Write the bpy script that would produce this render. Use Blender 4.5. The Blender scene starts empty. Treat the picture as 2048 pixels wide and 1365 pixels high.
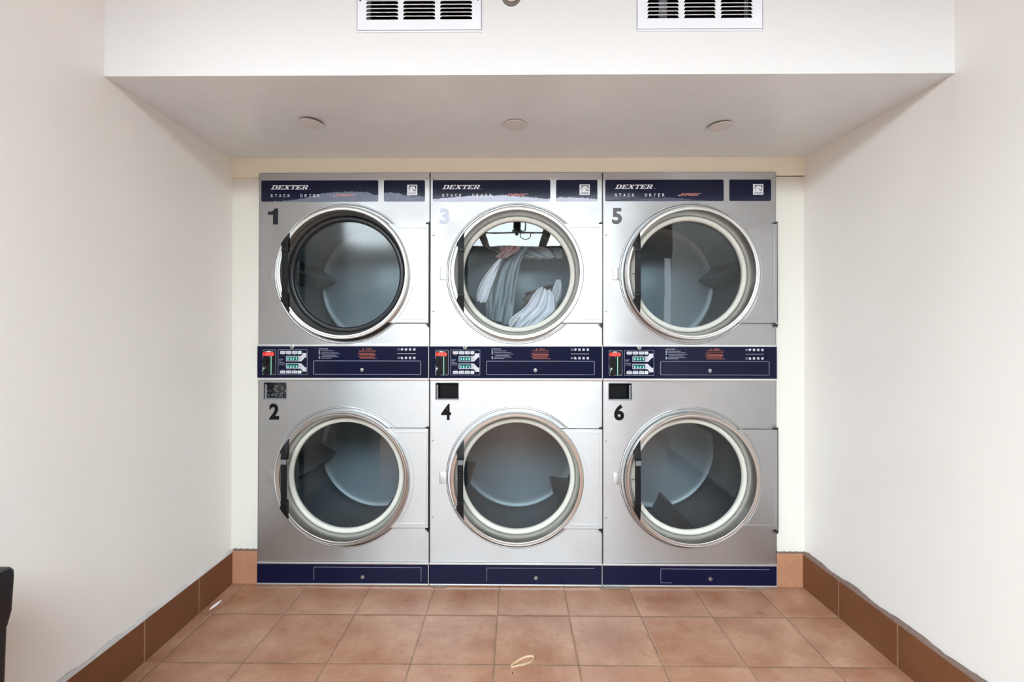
import bpy, bmesh, math, random
from mathutils import Vector, Matrix
random.seed(7)
PI = math.pi
COL = bpy.context.scene.collection
sc = bpy.context.scene

# ------------------------------------------------------------------ camera
cd = bpy.data.cameras.new('camera'); cam = bpy.data.objects.new('camera', cd); COL.objects.link(cam)
cd.sensor_width = 36.0; cd.lens = 957.88 * 36 / 2048; cd.shift_y = -0.00918; cd.clip_start = 0.02
yaw, pitch, roll = 0.0092, 0.0066, 0.0011
fw = Vector((-math.sin(yaw)*math.cos(pitch), math.cos(yaw)*math.cos(pitch), math.sin(pitch)))
rt = Vector((math.cos(yaw), math.sin(yaw), 0)); up = rt.cross(fw)
r2 = math.cos(roll)*rt + math.sin(roll)*up; u2 = -math.sin(roll)*rt + math.cos(roll)*up
cam.matrix_world = Matrix(((r2.x, u2.x, -fw.x, 0.0017), (r2.y, u2.y, -fw.y, -2.2182), (r2.z, u2.z, -fw.z, 1.1616), (0, 0, 0, 1)))
sc.camera = cam
# ------------------------------------------------------------------ world and exposure
w = bpy.data.worlds.new('world'); sc.world = w; w.use_nodes = True
w.node_tree.nodes['Background'].inputs[0].default_value = (0.82, 0.9, 1.0, 1)
w.node_tree.nodes['Background'].inputs[1].default_value = 5.0
sc.view_settings.view_transform = 'Standard'; sc.view_settings.look = 'None'
sc.view_settings.gamma = 1; sc.view_settings.use_curve_mapping = False
sc.view_settings.exposure = -0.16
LAMP = 26.0          # diffuser radiance of the ceiling troffers
LAMP_COL = (0.80, 0.94, 1.0)

# ------------------------------------------------------------------ helpers
def srgb(r, g, b):
    f = lambda c: ((c/255+0.055)/1.055)**2.4 if c/255 > 0.04045 else c/255/12.92
    return (f(r), f(g), f(b), 1)

class NT:
    """small wrapper for node building"""
    def __init__(s, m): s.t = m.node_tree; s.n = s.t.nodes
    def new(s, typ, **kw):
        n = s.n.new(typ)
        for k, v in kw.items():
            if k == 'inp':
                for i, val in v.items():
                    if isinstance(val, bpy.types.NodeSocket): s.t.links.new(val, n.inputs[i])
                    else: n.inputs[i].default_value = val
            else: setattr(n, k, v)
        return n
    def math(s, op, a, b=None, c=None, clamp=False):
        n = s.n.new('ShaderNodeMath'); n.operation = op; n.use_clamp = clamp
        for i, v in enumerate((a, b, c)):
            if v is None: continue
            if isinstance(v, bpy.types.NodeSocket): s.t.links.new(v, n.inputs[i])
            else: n.inputs[i].default_value = v
        return n.outputs[0]
    def mix(s, fac, a, b):
        n = s.n.new('ShaderNodeMix'); n.data_type = 'RGBA'
        for sock, v in ((n.inputs[0], fac), (n.inputs[6], a), (n.inputs[7], b)):
            if isinstance(v, bpy.types.NodeSocket): s.t.links.new(v, sock)
            else: sock.default_value = v
        return n.outputs[2]
    def noise(s, vec, scale, detail=3, rough=0.5):
        n = s.new('ShaderNodeTexNoise', inp={'Scale': scale, 'Detail': detail, 'Roughness': rough})
        if vec is not None: s.t.links.new(vec, n.inputs['Vector'])
        return n.outputs['Fac']
    def ramp(s, fac, p0, p1, c0=(0, 0, 0, 1), c1=(1, 1, 1, 1)):
        n = s.n.new('ShaderNodeValToRGB'); s.t.links.new(fac, n.inputs[0])
        n.color_ramp.elements[0].position = p0; n.color_ramp.elements[1].position = p1
        n.color_ramp.elements[0].color = c0; n.color_ramp.elements[1].color = c1
        return n.outputs[0]
    def bump(s, h, strength, dist):
        return s.new('ShaderNodeBump', inp={'Strength': strength, 'Distance': dist, 'Height': h}).outputs[0]

MATS = {}
def mat(name, col, rough=0.5, metal=0.0, coat=0.0, emit=None, es=0.0, spec=0.5, ior=1.5):
    if name in MATS: return MATS[name]
    m = bpy.data.materials.new(name); m.use_nodes = True; MATS[name] = m
    b = m.node_tree.nodes['Principled BSDF']
    b.inputs['Base Color'].default_value = col; b.inputs['Roughness'].default_value = rough
    b.inputs['Metallic'].default_value = metal; b.inputs['Coat Weight'].default_value = coat
    b.inputs['Specular IOR Level'].default_value = spec; b.inputs['IOR'].default_value = ior
    if emit: b.inputs['Emission Color'].default_value = emit; b.inputs['Emission Strength'].default_value = es
    # faint unevenness so that no surface is one flat value
    t = NT(m); tc = t.new('ShaderNodeTexCoord').outputs['Object']
    f = t.noise(tc, 9.0, 3)
    c0 = tuple(min(1, v*0.95) for v in col[:3])+(1,); c1 = tuple(min(1, v*1.05) for v in col[:3])+(1,)
    m.node_tree.links.new(t.mix(f, c0, c1), b.inputs['Base Color'])
    return m
def bsdf(m): return m.node_tree.nodes['Principled BSDF']

# ---- materials
def paint_mat(name, col, rough=0.42):
    m = mat(name, col, rough); t = NT(m); b = bsdf(m)
    tc = t.new('ShaderNodeTexCoord').outputs['Object']
    h = t.noise(tc, 90, 2)
    m.node_tree.links.new(t.bump(h, 0.10, 0.0012), b.inputs['Normal'])
    patch = t.ramp(t.noise(tc, 1.3, 1), 0.2, 0.8)
    c = t.mix(patch, tuple(v*0.985 for v in col[:3])+(1,), (min(1, col[0]*1.005), col[1]*0.985, col[2]*0.985, 1))
    m.node_tree.links.new(c, b.inputs['Base Color'])
    m.node_tree.links.new(t.math('MULTIPLY_ADD', t.noise(tc, 2, 1), 0.12, rough-0.06), b.inputs['Roughness'])
    return m
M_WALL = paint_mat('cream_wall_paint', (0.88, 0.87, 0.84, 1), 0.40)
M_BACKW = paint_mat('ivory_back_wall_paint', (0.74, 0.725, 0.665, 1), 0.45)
M_HEADER_SHADE = paint_mat('back_wall_paint_shaded', (0.88, 0.84, 0.70, 1), 0.45)  # back wall paint again, lightened and warmed for the shade under the soffit
M_SOFFIT = paint_mat('white_soffit_paint', (0.76, 0.77, 0.78, 1), 0.40)
M_SOFFIT_UNDER = mat('soffit_paint_bounce_offset', (0.74, 0.80, 0.835, 1), 0.30)  # soffit paint with its colour cooled to offset the pink floor bounce
M_CEIL = paint_mat('ceiling_paint', (0.55, 0.56, 0.56, 1), 0.6)
M_REARWALL = paint_mat('greige_rear_wall_paint', (0.20, 0.195, 0.185, 1), 0.5)

GX, GY, TP = -0.0752, -0.2303, 0.296
def tile_mat(name, base, cols, rough=0.35, axes='xy'):
    m = mat(name, base, rough); t = NT(m); b = bsdf(m)
    geo = t.new('ShaderNodeNewGeometry').outputs['Position']
    sp = t.new('ShaderNodeSeparateXYZ', inp={0: geo}); X, Y = sp.outputs[0], sp.outputs[1]
    wob = t.math('MULTIPLY', t.math('SUBTRACT', t.noise(geo, 40, 2), 0.5), 0.0022)
    def line(co, off, tint):
        a = t.math('ADD', co, wob)
        fr = t.math('FRACT', t.math('ADD', t.math('DIVIDE', t.math('SUBTRACT', a, off), TP), 0.5))
        d = t.math('MULTIPLY', t.math('ABSOLUTE', t.math('SUBTRACT', fr, 0.5)), TP)   # distance to grout centre
        return d
    dy = line(Y, GY, 0)
    if axes == 'xy': d = t.math('MINIMUM', line(X, GX, 0), dy)
    elif axes == 'x': d = t.math('ADD', line(X, GX, 0), 1.0)
    else: d = dy
    g = t.ramp(d, 0.0022, 0.0036, (1, 1, 1, 1), (0, 0, 0, 1))
    # per tile shade
    cx = t.math('FLOOR', t.math('DIVIDE', t.math('SUBTRACT', X, GX), TP)); cy = t.math('FLOOR', t.math('DIVIDE', t.math('SUBTRACT', Y, GY), TP))
    comb = t.new('ShaderNodeCombineXYZ', inp={0: cx, 1: cy}).outputs[0]
    wn = t.new('ShaderNodeTexWhiteNoise', inp={'Vector': comb}).outputs['Value']
    off = t.new('ShaderNodeVectorMath', operation='MULTIPLY_ADD', inp={0: comb, 1: (3.1, 7.7, 0), 2: geo}).outputs[0]
    n1 = t.noise(off, 6.5, 5, 0.6); n2 = t.noise(off, 45, 4, 0.6)
    c = t.mix(t.ramp(n1, 0.35, 0.68), cols[0], cols[1])
    c = t.mix(t.math('MULTIPLY', t.ramp(n2, 0.52, 0.75), 0.5), c, cols[2])
    c = t.mix(t.math('MULTIPLY', wn, 0.18), c, cols[3])
    gc = t.mix(t.ramp(t.noise(geo, 14, 3), 0.35, 0.6), cols[4], cols[5])
    m.node_tree.links.new(t.mix(g, c, gc), b.inputs['Base Color'])
    rr = t.math('ADD', t.math('MULTIPLY_ADD', n1, 0.30, rough-0.16), t.math('MULTIPLY', g, 0.4))
    m.node_tree.links.new(rr, b.inputs['Roughness'])
    edge = t.ramp(d, 0.002, 0.008)
    h = t.math('ADD', t.math('MULTIPLY', edge, 1.0), t.math('ADD', t.math('MULTIPLY', n1, 0.9), t.math('MULTIPLY', n2, 0.16)))
    m.node_tree.links.new(t.bump(h, 0.4, 0.003), b.inputs['Normal'])
    return m
TERRA = [(0.29, 0.125, 0.070, 1), (0.43, 0.24, 0.16, 1), (0.20, 0.085, 0.045, 1), (0.5, 0.27, 0.17, 1), (0.11, 0.075, 0.055, 1), (0.22, 0.14, 0.09, 1)]
M_FLOOR = tile_mat('terracotta_floor_tile', TERRA[0], TERRA, 0.34)
BT_SHADE = [(0.17, 0.062, 0.024, 1), (0.20, 0.075, 0.030, 1), (0.14, 0.048, 0.019, 1), (0.20, 0.08, 0.035, 1), (0.42, 0.27, 0.17, 1), (0.3, 0.18, 0.11, 1)]
M_BASE_SHADE = tile_mat('shaded_skirting_tile', BT_SHADE[0], BT_SHADE, 0.5, 'y')  # same terracotta as the back skirting, side wall shade darkened into the colour
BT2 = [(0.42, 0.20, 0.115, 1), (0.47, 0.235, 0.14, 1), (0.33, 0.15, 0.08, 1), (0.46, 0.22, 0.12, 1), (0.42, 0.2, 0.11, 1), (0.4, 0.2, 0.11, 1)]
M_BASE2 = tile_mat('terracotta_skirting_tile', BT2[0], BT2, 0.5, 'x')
def caulk(name, c):
    m = mat(name, c, 0.8); t = NT(m); tc = t.new('ShaderNodeTexCoord').outputs['Object']
    m.node_tree.links.new(t.bump(t.noise(tc, 70, 4), 0.7, 0.006), bsdf(m).inputs['Normal']); return m
M_CAULK_L = caulk('pale_caulk', srgb(196, 190, 190)); M_CAULK_R = caulk('brown_grey_caulk', srgb(120, 98, 90))

def steel(name, col=(0.52, 0.52, 0.53, 1), rough=0.40, aniso=0.9, rot=0.25, grain=True):
    m = mat(name, col, rough, 1.0); t = NT(m); b = bsdf(m)
    uv = t.new('ShaderNodeUVMap').outputs[0]
    b.inputs['Anisotropic'].default_value = aniso; b.inputs['Anisotropic Rotation'].default_value = rot
    tg = t.new('ShaderNodeTangent', direction_type='UV_MAP'); m.node_tree.links.new(tg.outputs[0], b.inputs['Tangent'])
    if grain:
        mp = t.new('ShaderNodeMapping', inp={'Vector': uv, 'Scale': (6, 900, 1)}).outputs[0]
        g = t.noise(mp, 1.0, 3)
        sm = t.noise(uv, 5, 4, 0.6)
        m.node_tree.links.new(t.bump(t.math('ADD', g, t.math('MULTIPLY', t.noise(uv, 3.2, 2), 14)), 0.10, 0.0006), b.inputs['Normal'])
        r = t.math('ADD', t.math('MULTIPLY_ADD', g, 0.10, rough-0.10), t.math('MULTIPLY', t.ramp(sm, 0.35, 0.75), 0.10))
        m.node_tree.links.new(r, b.inputs['Roughness'])
        m.node_tree.links.new(t.mix(t.math('MULTIPLY', t.ramp(sm, 0.45, 0.8), 0.35), col, tuple(v*0.86 for v in col[:3])+(1,)), b.inputs['Base Color'])
    return m
M_STEEL = steel('brushed_stainless_steel')
M_RING = steel('spun_stainless_steel', (0.60, 0.59, 0.575, 1), 0.33, 0.4, 0.25)
M_CHROME = mat('chrome', (0.62, 0.62, 0.63, 1), 0.28, 1.0)
M_SCREW = mat('screw_zinc', (0.42, 0.41, 0.40, 1), 0.35, 1.0)
M_TRIM = mat('aluminium_trim', (0.80, 0.80, 0.82, 1), 0.32, 0.85)
M_BLACKGAP = mat('black_gap_rubber', (0.006, 0.006, 0.006, 1), 0.8)
M_NAVY = mat('navy_laminate', (0.0032, 0.0046, 0.026, 1), 0.16, 0, 0, spec=0.22)
M_WHITE_INK = mat('white_ink', (0.78, 0.80, 0.86, 1), 0.4)
M_LINE = mat('pale_lilac_line', (0.42, 0.43, 0.55, 1), 0.35, 0.3)
M_RED_INK = mat('coral_ink', (0.70, 0.26, 0.22, 1), 0.45)
M_ORANGE_INK = mat('orange_ink', (0.50, 0.13, 0.07, 1), 0.5)
M_DARK_INK = mat('dark_ink', (0.015, 0.018, 0.05, 1), 0.5)
M_HANDLE = mat('black_handle_plastic', (0.006, 0.006, 0.008, 1), 0.42, spec=0.25)
M_HANDLE_GRIP = mat('black_ribbed_plastic', (0.012, 0.012, 0.014, 1), 0.5)
M_TAPE = mat('grey_tape', (0.16, 0.17, 0.19, 1), 0.4)
M_GASKET_W = mat('ivory_gasket_rubber', (0.60, 0.60, 0.55, 1), 0.5)
M_GASKET_B = mat('black_gasket_rubber', (0.012, 0.013, 0.018, 1), 0.32)
M_CUP = mat('black_cup_plastic', (0.005, 0.006, 0.008, 1), 0.3, spec=0.2)
M_CUP_LIP = mat('grey_cup_lip', (0.30, 0.31, 0.34, 1), 0.35, 0.6)
M_COIN = mat('black_coin_mech', (0.006, 0.006, 0.009, 1), 0.3, spec=0.25)
M_COINKNOB = mat('greenish_metal_knob', (0.40, 0.55, 0.50, 1), 0.25, 0.8)
M_GREENSLOT = mat('green_backlit_slot', (0.2, 0.5, 0.4, 1), 0.4, emit=(0.35, 0.9, 0.65, 1), es=0.35)
M_REDLED = mat('red_led_glow', (0.4, 0.01, 0.01, 1), 0.3, emit=(1, 0.02, 0.01, 1), es=0.62)
M_REDSEG = mat('red_led_segment', (0.8, 0.1, 0.1, 1), 0.3, emit=(1, 0.16, 0.12, 1), es=1.5)
M_TEAL = mat('teal_display', (0.003, 0.05, 0.055, 1), 0.2, emit=(0.0, 0.12, 0.12, 1), es=0.25)
M_TEALSEG = mat('mint_segment', (0.4, 0.9, 0.8, 1), 0.4, emit=(0.35, 1.0, 0.85, 1), es=0.75)
M_BUTTON = mat('pale_grey_button', (0.55, 0.56, 0.62, 1), 0.4)
M_START = mat('white_start_button', (0.75, 0.86, 0.84, 1), 0.4)
M_GREENINK = mat('green_ink', (0.04, 0.28, 0.20, 1), 0.4)
M_REARPAN = mat('blue_grey_drum_back', (0.27, 0.33, 0.37, 1), 0.42, 0.25)
M_BAFFLE = mat('grey_baffle', (0.12, 0.14, 0.155, 1), 0.35, 0.4)
M_CAB = mat('cabinet_side_steel', (0.25, 0.24, 0.23, 1), 0.45, 0.8)
M_VENT = mat('white_vent_enamel', (0.82, 0.85, 0.92, 1), 0.4)
M_DUCT = mat('dark_duct', (0.004, 0.004, 0.004, 1), 0.8)
M_DUST = mat('grey_dust_lint', (0.42, 0.42, 0.40, 1), 0.95)
M_CAP = mat('white_cap_plastic', (0.68, 0.68, 0.68, 1), 0.5)
M_BLACKPL = mat('black_bin_plastic', (0.006, 0.006, 0.008, 1), 0.42)

def perforated():
    m = mat('perforated_drum_steel', (0.34, 0.37, 0.39, 1), 0.38, 0.75); t = NT(m); b = bsdf(m)
    uv = t.new('ShaderNodeUVMap').outputs[0]; s = t.new('ShaderNodeSeparateXYZ', inp={0: uv}); U, V = s.outputs[0], s.outputs[1]
    P = 0.0078
    def cell(ou, ov):
        a = t.math('SUBTRACT', t.math('FRACT', t.math('ADD', t.math('DIVIDE', U, P), ou)), 0.5)
        c = t.math('MULTIPLY', t.math('SUBTRACT', t.math('FRACT', t.math('ADD', t.math('DIVIDE', V, P*1.732), ov)), 0.5), 1.732)
        return t.math('SQRT', t.math('ADD', t.math('MULTIPLY', a, a), t.math('MULTIPLY', c, c)))
    d = t.math('MINIMUM', cell(0, 0), cell(0.5, 0.5))
    hole = t.ramp(d, 0.27, 0.34, (1, 1, 1, 1), (0, 0, 0, 1))
    m.node_tree.links.new(t.mix(hole, (0.17, 0.195, 0.21, 1), (0.006, 0.007, 0.008, 1)), b.inputs['Base Color'])
    m.node_tree.links.new(t.math('SUBTRACT', 0.7, t.math('MULTIPLY', hole, 0.7)), b.inputs['Metallic'])
    m.node_tree.links.new(t.math('MULTIPLY_ADD', hole, 0.5, 0.35), b.inputs['Roughness'])
    m.node_tree.links.new(t.bump(t.math('SUBTRACT', 1.0, hole), 0.5, 0.002), b.inputs['Normal'])
    return m
M_PERF = perforated()

def glass_mat(name, haze=0.0, dirt=0.3):
    m = bpy.data.materials.new(name); m.use_nodes = True; t = NT(m); n = m.node_tree.nodes; n.clear()
    out = n.new('ShaderNodeOutputMaterial')
    tr = t.new('ShaderNodeBsdfTransparent', inp={0: (0.86, 0.885, 0.89, 1)}).outputs[0]
    tc = t.new('ShaderNodeTexCoord').outputs['Object']
    wob = t.bump(t.noise(tc, 4, 2), 0.10, 0.004)
    gl = t.new('ShaderNodeBsdfGlossy', inp={0: (1, 1, 1, 1), 'Roughness': 0.012+haze, 'Normal': wob}).outputs[0]
    fr = t.new('ShaderNodeFresnel', inp={'IOR': 1.5}).outputs[0]
    mx = t.new('ShaderNodeMixShader', inp={0: fr, 1: tr, 2: gl}).outputs[0]
    df = t.new('ShaderNodeBsdfDiffuse', inp={0: (0.8, 0.82, 0.85, 1)}).outputs[0]
    k = t.math('MULTIPLY', t.ramp(t.noise(tc, 7, 5, 0.7), 0.5, 0.85), 0.05*dirt)
    m2 = t.new('ShaderNodeMixShader', inp={0: k, 1: mx, 2: df}).outputs[0]
    m.node_tree.links.new(m2, out.inputs[0])
    return m
M_GLASS = glass_mat('clear_door_glass'); M_GLASS_HAZY = glass_mat('smudged_door_glass', 0.10, 1.2)

def film_glare_mat(name, pts, color, strength):
    """navy laminate, clear film lifting in a ragged lower band with the lamp reflection painted in pale; pts = (local x, height of the lifted edge) in metres"""
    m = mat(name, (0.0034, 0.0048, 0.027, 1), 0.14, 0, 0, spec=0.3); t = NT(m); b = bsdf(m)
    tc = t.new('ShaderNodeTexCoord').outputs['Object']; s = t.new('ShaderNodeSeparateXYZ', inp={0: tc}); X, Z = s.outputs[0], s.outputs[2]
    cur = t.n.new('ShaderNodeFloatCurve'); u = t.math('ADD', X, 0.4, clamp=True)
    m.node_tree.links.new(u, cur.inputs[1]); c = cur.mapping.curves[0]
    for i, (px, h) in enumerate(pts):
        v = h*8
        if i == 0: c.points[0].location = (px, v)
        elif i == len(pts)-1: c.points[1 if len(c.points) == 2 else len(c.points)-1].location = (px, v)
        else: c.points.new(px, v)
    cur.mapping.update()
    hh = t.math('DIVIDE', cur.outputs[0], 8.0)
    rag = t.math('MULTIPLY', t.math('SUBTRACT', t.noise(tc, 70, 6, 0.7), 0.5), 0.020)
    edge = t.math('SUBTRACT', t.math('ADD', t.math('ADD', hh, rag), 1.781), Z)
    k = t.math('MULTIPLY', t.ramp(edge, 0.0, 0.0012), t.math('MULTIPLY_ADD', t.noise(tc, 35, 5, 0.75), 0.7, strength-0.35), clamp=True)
    m.node_tree.links.new(t.mix(k, (0.0034, 0.0048, 0.027, 1), color), b.inputs['Base Color'])  # pale colour carries the lamp reflection on the lifted film
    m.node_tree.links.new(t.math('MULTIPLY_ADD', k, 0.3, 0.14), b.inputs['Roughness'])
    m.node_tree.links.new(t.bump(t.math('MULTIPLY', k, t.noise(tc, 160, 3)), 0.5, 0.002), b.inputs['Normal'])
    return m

# ---- mesh helpers
def finish(bm, name, m, parent=None, smooth=False, uvmode='xz', flip=False):
    uvl = bm.loops.layers.uv.verify() if uvmode != 'keep' else None
    if uvl is not None and uvmode == 'xz':
        for f in bm.faces:
            for l in f.loops:
                c = l.vert.co
                l[uvl].uv = (c.x + c.y*0.9, c.z)
    me = bpy.data.meshes.new(name); bm.to_mesh(me); bm.free()
    mats = m if isinstance(m, (list, tuple)) else [m]
    for x in mats: me.materials.append(x)
    if smooth:
        for p in me.polygons: p.use_smooth = True
        if smooth is not True:
            me.set_sharp_from_angle(angle=math.radians(smooth))
    o = bpy.data.objects.new(name, me); COL.objects.link(o)
    if parent: o.parent = parent
    return o
def tag(o, label=None, cat=None, group=None, kind=None):
    for k, v in (('label', label), ('category', cat), ('group', group), ('kind', kind)):
        if v: o[k] = v
    return o
def thing(name, label, cat, loc, group=None):
    o = bpy.data.objects.new(name, None); COL.objects.link(o); o.location = loc
    o.empty_display_size = 0.05
    return tag(o, label, cat, group)
def box(bm, x0, x1, y0, y1, z0, z1, bev=0.0, seg=2, mi=0):
    r = bmesh.ops.create_cube(bm, size=1.0); vs = r['verts']
    for v in vs: v.co = Vector(((x0+x1)/2+v.co.x*(x1-x0), (y0+y1)/2+v.co.y*(y1-y0), (z0+z1)/2+v.co.z*(z1-z0)))
    fs = list({f for v in vs for f in v.link_faces})
    for f in fs: f.material_index = mi
    if bev:
        es = list({e for v in vs for e in v.link_edges})
        r = bmesh.ops.bevel(bm, geom=es, offset=bev, segments=seg, affect='EDGES', profile=0.5)
        for f in r['faces']: f.material_index = mi
def lathe(bm, prof, cx=0, cz=0, seg=128, uv=True, a0=0.0, a1=2*PI, mi=0):
    """prof: list of (r, y); revolved about the y axis through (cx, cz)"""
    full = abs(a1-a0-2*PI) < 1e-6
    n = seg; ring = []
    for i in range(n if full else n+1):
        a = a0+(a1-a0)*i/n
        ring.append([bm.verts.new((cx+r*math.cos(a), y, cz+r*math.sin(a))) for r, y in prof])
    uvl = bm.loops.layers.uv.verify()
    L = [0]
    for j in range(1, len(prof)): L.append(L[-1]+math.hypot(prof[j][0]-prof[j-1][0], prof[j][1]-prof[j-1][1]))
    rm = max(p[0] for p in prof)
    for i in range(n):
        A = ring[i]; B = ring[(i+1) % len(ring)]
        ua, ub = a0+(a1-a0)*i/n, a0+(a1-a0)*(i+1)/n
        for j in range(len(prof)-1):
            if prof[j][0] < 1e-6 and prof[j+1][0] < 1e-6: continue
            f = bm.faces.new((A[j], B[j], B[j+1], A[j+1])); f.material_index = mi
            for l, (u, v) in zip(f.loops, ((ua, L[j]), (ub, L[j]), (ub, L[j+1]), (ua, L[j+1]))): l[uvl].uv = (u*rm, v)
    return ring
def cyl(bm, p0, p1, r, seg=20, r1=None, mi=0):
    p0 = Vector(p0); p1 = Vector(p1); d = p1-p0; L = d.length
    M = Matrix.Translation((p0+p1)/2) @ d.to_track_quat('Z', 'Y').to_matrix().to_4x4()
    rr = bmesh.ops.create_cone(bm, cap_ends=True, segments=seg, radius1=r, radius2=r if r1 is None else r1, depth=L, matrix=M)
    for f in {f for v in rr['verts'] for f in v.link_faces}: f.material_index = mi
def rrect_pts(x0, x1, z0, z1, r, n=5):
    pts = []
    for cx, cz, a in ((x1-r, z1-r, 0), (x0+r, z1-r, PI/2), (x0+r, z0+r, PI), (x1-r, z0+r, 1.5*PI)):
        for i in range(n+1):
            t = a+PI/2*i/n; pts.append((cx+r*math.cos(t), cz+r*math.sin(t)))
    return pts
def slab(bm, pts, yf, yb, mi=0):
    """polygon in the xz plane (pts counter-clockwise seen from the front, -y) extruded from yf (front) to yb"""
    F = [bm.verts.new((x, yf, z)) for x, z in pts]; B = [bm.verts.new((x, yb, z)) for x, z in pts]
    fs = [bm.faces.new(F)]
    try: fs.append(bm.faces.new(B[::-1]))
    except ValueError: pass
    n = len(pts)
    for i in range(n): fs.append(bm.faces.new((F[i], B[i], B[(i+1) % n], F[(i+1) % n])))
    for f in fs: f.material_index = mi
def outline(bm, pts, wd, yf, yb, closed=True, mi=0):
    """thin line of width wd following pts"""
    n = len(pts); ins = []; outs = []
    for i in range(n):
        p = Vector(pts[i]); a = Vector(pts[(i-1) % n]) if (closed or i) else None; b = Vector(pts[(i+1) % n]) if (closed or i < n-1) else None
        d = Vector((0, 0))
        if a is not None and (p-a).length: d += (p-a).normalized()
        if b is not None and (b-p).length: d += (b-p).normalized()
        if d.length < 1e-9: d = Vector((1, 0))
        d.normalize(); nrm = Vector((-d.y, d.x))
        k = 1.0
        if a is not None and b is not None:
            cs = (p-a).normalized().dot(nrm); k = 1/max(0.5, math.sqrt(max(0.0, 1-cs*cs)))
        outs.append(p+nrm*wd/2*k); ins.append(p-nrm*wd/2*k)
    FO = [bm.verts.new((p.x, yf, p.y)) for p in outs]; FI = [bm.verts.new((p.x, yf, p.y)) for p in ins]
    BO = [bm.verts.new((p.x, yb, p.y)) for p in outs]; BI = [bm.verts.new((p.x, yb, p.y)) for p in ins]
    for i in range(n if closed else n-1):
        j = (i+1) % n
        for q in ((FO[i], FO[j], FI[j], FI[i]), (FO[i], BO[i], BO[j], FO[j]), (FI[i], FI[j], BI[j], BI[i])):
            f = bm.faces.new(q); f.material_index = mi
def curve_mesh(loops, ext):
    """filled flat shape with holes from closed loops, returned as a mesh (xz plane, front at y=-ext)"""
    c = bpy.data.curves.new('tmp', 'CURVE'); c.dimensions = '2D'; c.fill_mode = 'BOTH'; c.extrude = ext/2
    for lp in loops:
        s = c.splines.new('POLY'); s.points.add(len(lp)-1); s.use_cyclic_u = True
        for p, q in zip(s.points, lp): p.co = (q[0], q[1], 0, 1)
    return curve_to_mesh(c)
def curve_to_mesh(c):
    o = bpy.data.objects.new('tmp', c); COL.objects.link(o)
    dg = bpy.context.evaluated_depsgraph_get(); dg.update()
    me = bpy.data.meshes.new_from_object(o.evaluated_get(dg))
    bpy.data.objects.remove(o); bpy.data.curves.remove(c)
    me.transform(Matrix.Rotation(PI/2, 4, 'X'))
    return me
def add_mesh(bm, me, loc=(0, 0, 0), sx=1, sz=1, mi=0):
    n0 = len(bm.faces)
    me.transform(Matrix.Translation(Vector(loc)) @ Matrix.Diagonal((sx, 1, sz, 1)))
    bm.from_mesh(me); bpy.data.meshes.remove(me)
    bm.faces.ensure_lookup_table()
    for f in bm.faces[n0:]: f.material_index = mi
def text(bm, s, x0, z0, h, y, width=None, offset=0.0, shear=0.0, ext=0.0006, mi=0, spacing=1.0):
    c = bpy.data.curves.new('tmp', 'FONT'); c.body = s; c.size = 1; c.extrude = ext/2; c.offset = offset; c.shear = shear; c.space_character = spacing
    c.resolution_u = 4
    me = curve_to_mesh(c)
    if not me.vertices: return
    xs = [v.co.x for v in me.vertices]; zs = [v.co.z for v in me.vertices]
    sz = h/(max(zs)-min(zs)); sx = width/(max(xs)-min(xs)) if width else sz
    me.transform(Matrix.Translation((-min(xs), 0, -min(zs))))
    add_mesh(bm, me, (0, 0, 0), sx, sz, mi)
    bm.verts.ensure_lookup_table()
    # shift the vertices just added
    return bm
def text_at(s, x0, z0, h, y, **kw):
    bm = bmesh.new(); text(bm, s, 0, 0, h, 0, **kw)
    for v in bm.verts: v.co += Vector((x0, y, z0))
    return bm
def join(bm, other):
    me = bpy.data.meshes.new('t'); other.to_mesh(me); other.free(); bm.from_mesh(me); bpy.data.meshes.remove(me)

# ================================================================== ROOM
Z_S = 1.9865; CEIL = 2.62; YS = -0.705
def struct(o, n=None): o['kind'] = 'structure'; return o
def quad_wall(name, rows, thick, m):
    """rows: list of (y, x at floor, x at ceiling) - a vertical wall running along y, thick away from the room"""
    bm = bmesh.new(); g = []
    for y, xf, xc in rows:
        xm = xf+(xc-xf)*min(1, Z_S/Z_S); 
        g.append([bm.verts.new((xf, y, 0)), bm.verts.new((xm, y, Z_S)), bm.verts.new((xm, y, CEIL))])
    h = [[bm.verts.new((v.co.x+thick, v.co.y, v.co.z)) for v in r] for r in g]
    for A in (g, h):
        for i in range(len(A)-1):
            for j in range(2):
                bm.faces.new((A[i][j], A[i+1][j], A[i+1][j+1], A[i][j+1]))
    for i in (0, len(g)-1):
        for j in range(2): bm.faces.new((g[i][j], g[i][j+1], h[i][j+1], h[i][j]))
    bmesh.ops.recalc_face_normals(bm, faces=bm.faces)
    return struct(finish(bm, name, m))
LW = [(1.06, -1.333, -1.345), (0.03, -1.332, -1.3345), (YS, -1.327, -1.3165), (-1.32, -1.322, -1.301)]
RW = [(1.06, 1.335, 1.30), (0.03, 1.335, 1.337), (YS, 1.352, 1.379), (-2.15, 1.386, 1.43)]
quad_wall('wall_left', LW, -0.12, M_WALL)
quad_wall('wall_right', RW, 0.12, M_WALL)
# floor and ceiling
bm = bmesh.new(); box(bm, -3.6, 3.9, -5.35, 1.2, -0.1, 0); struct(finish(bm, 'floor', M_FLOOR))
bm = bmesh.new(); box(bm, -3.6, 3.9, -5.35, 1.2, CEIL, CEIL+0.1); struct(finish(bm, 'ceiling', M_CEIL))
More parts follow.
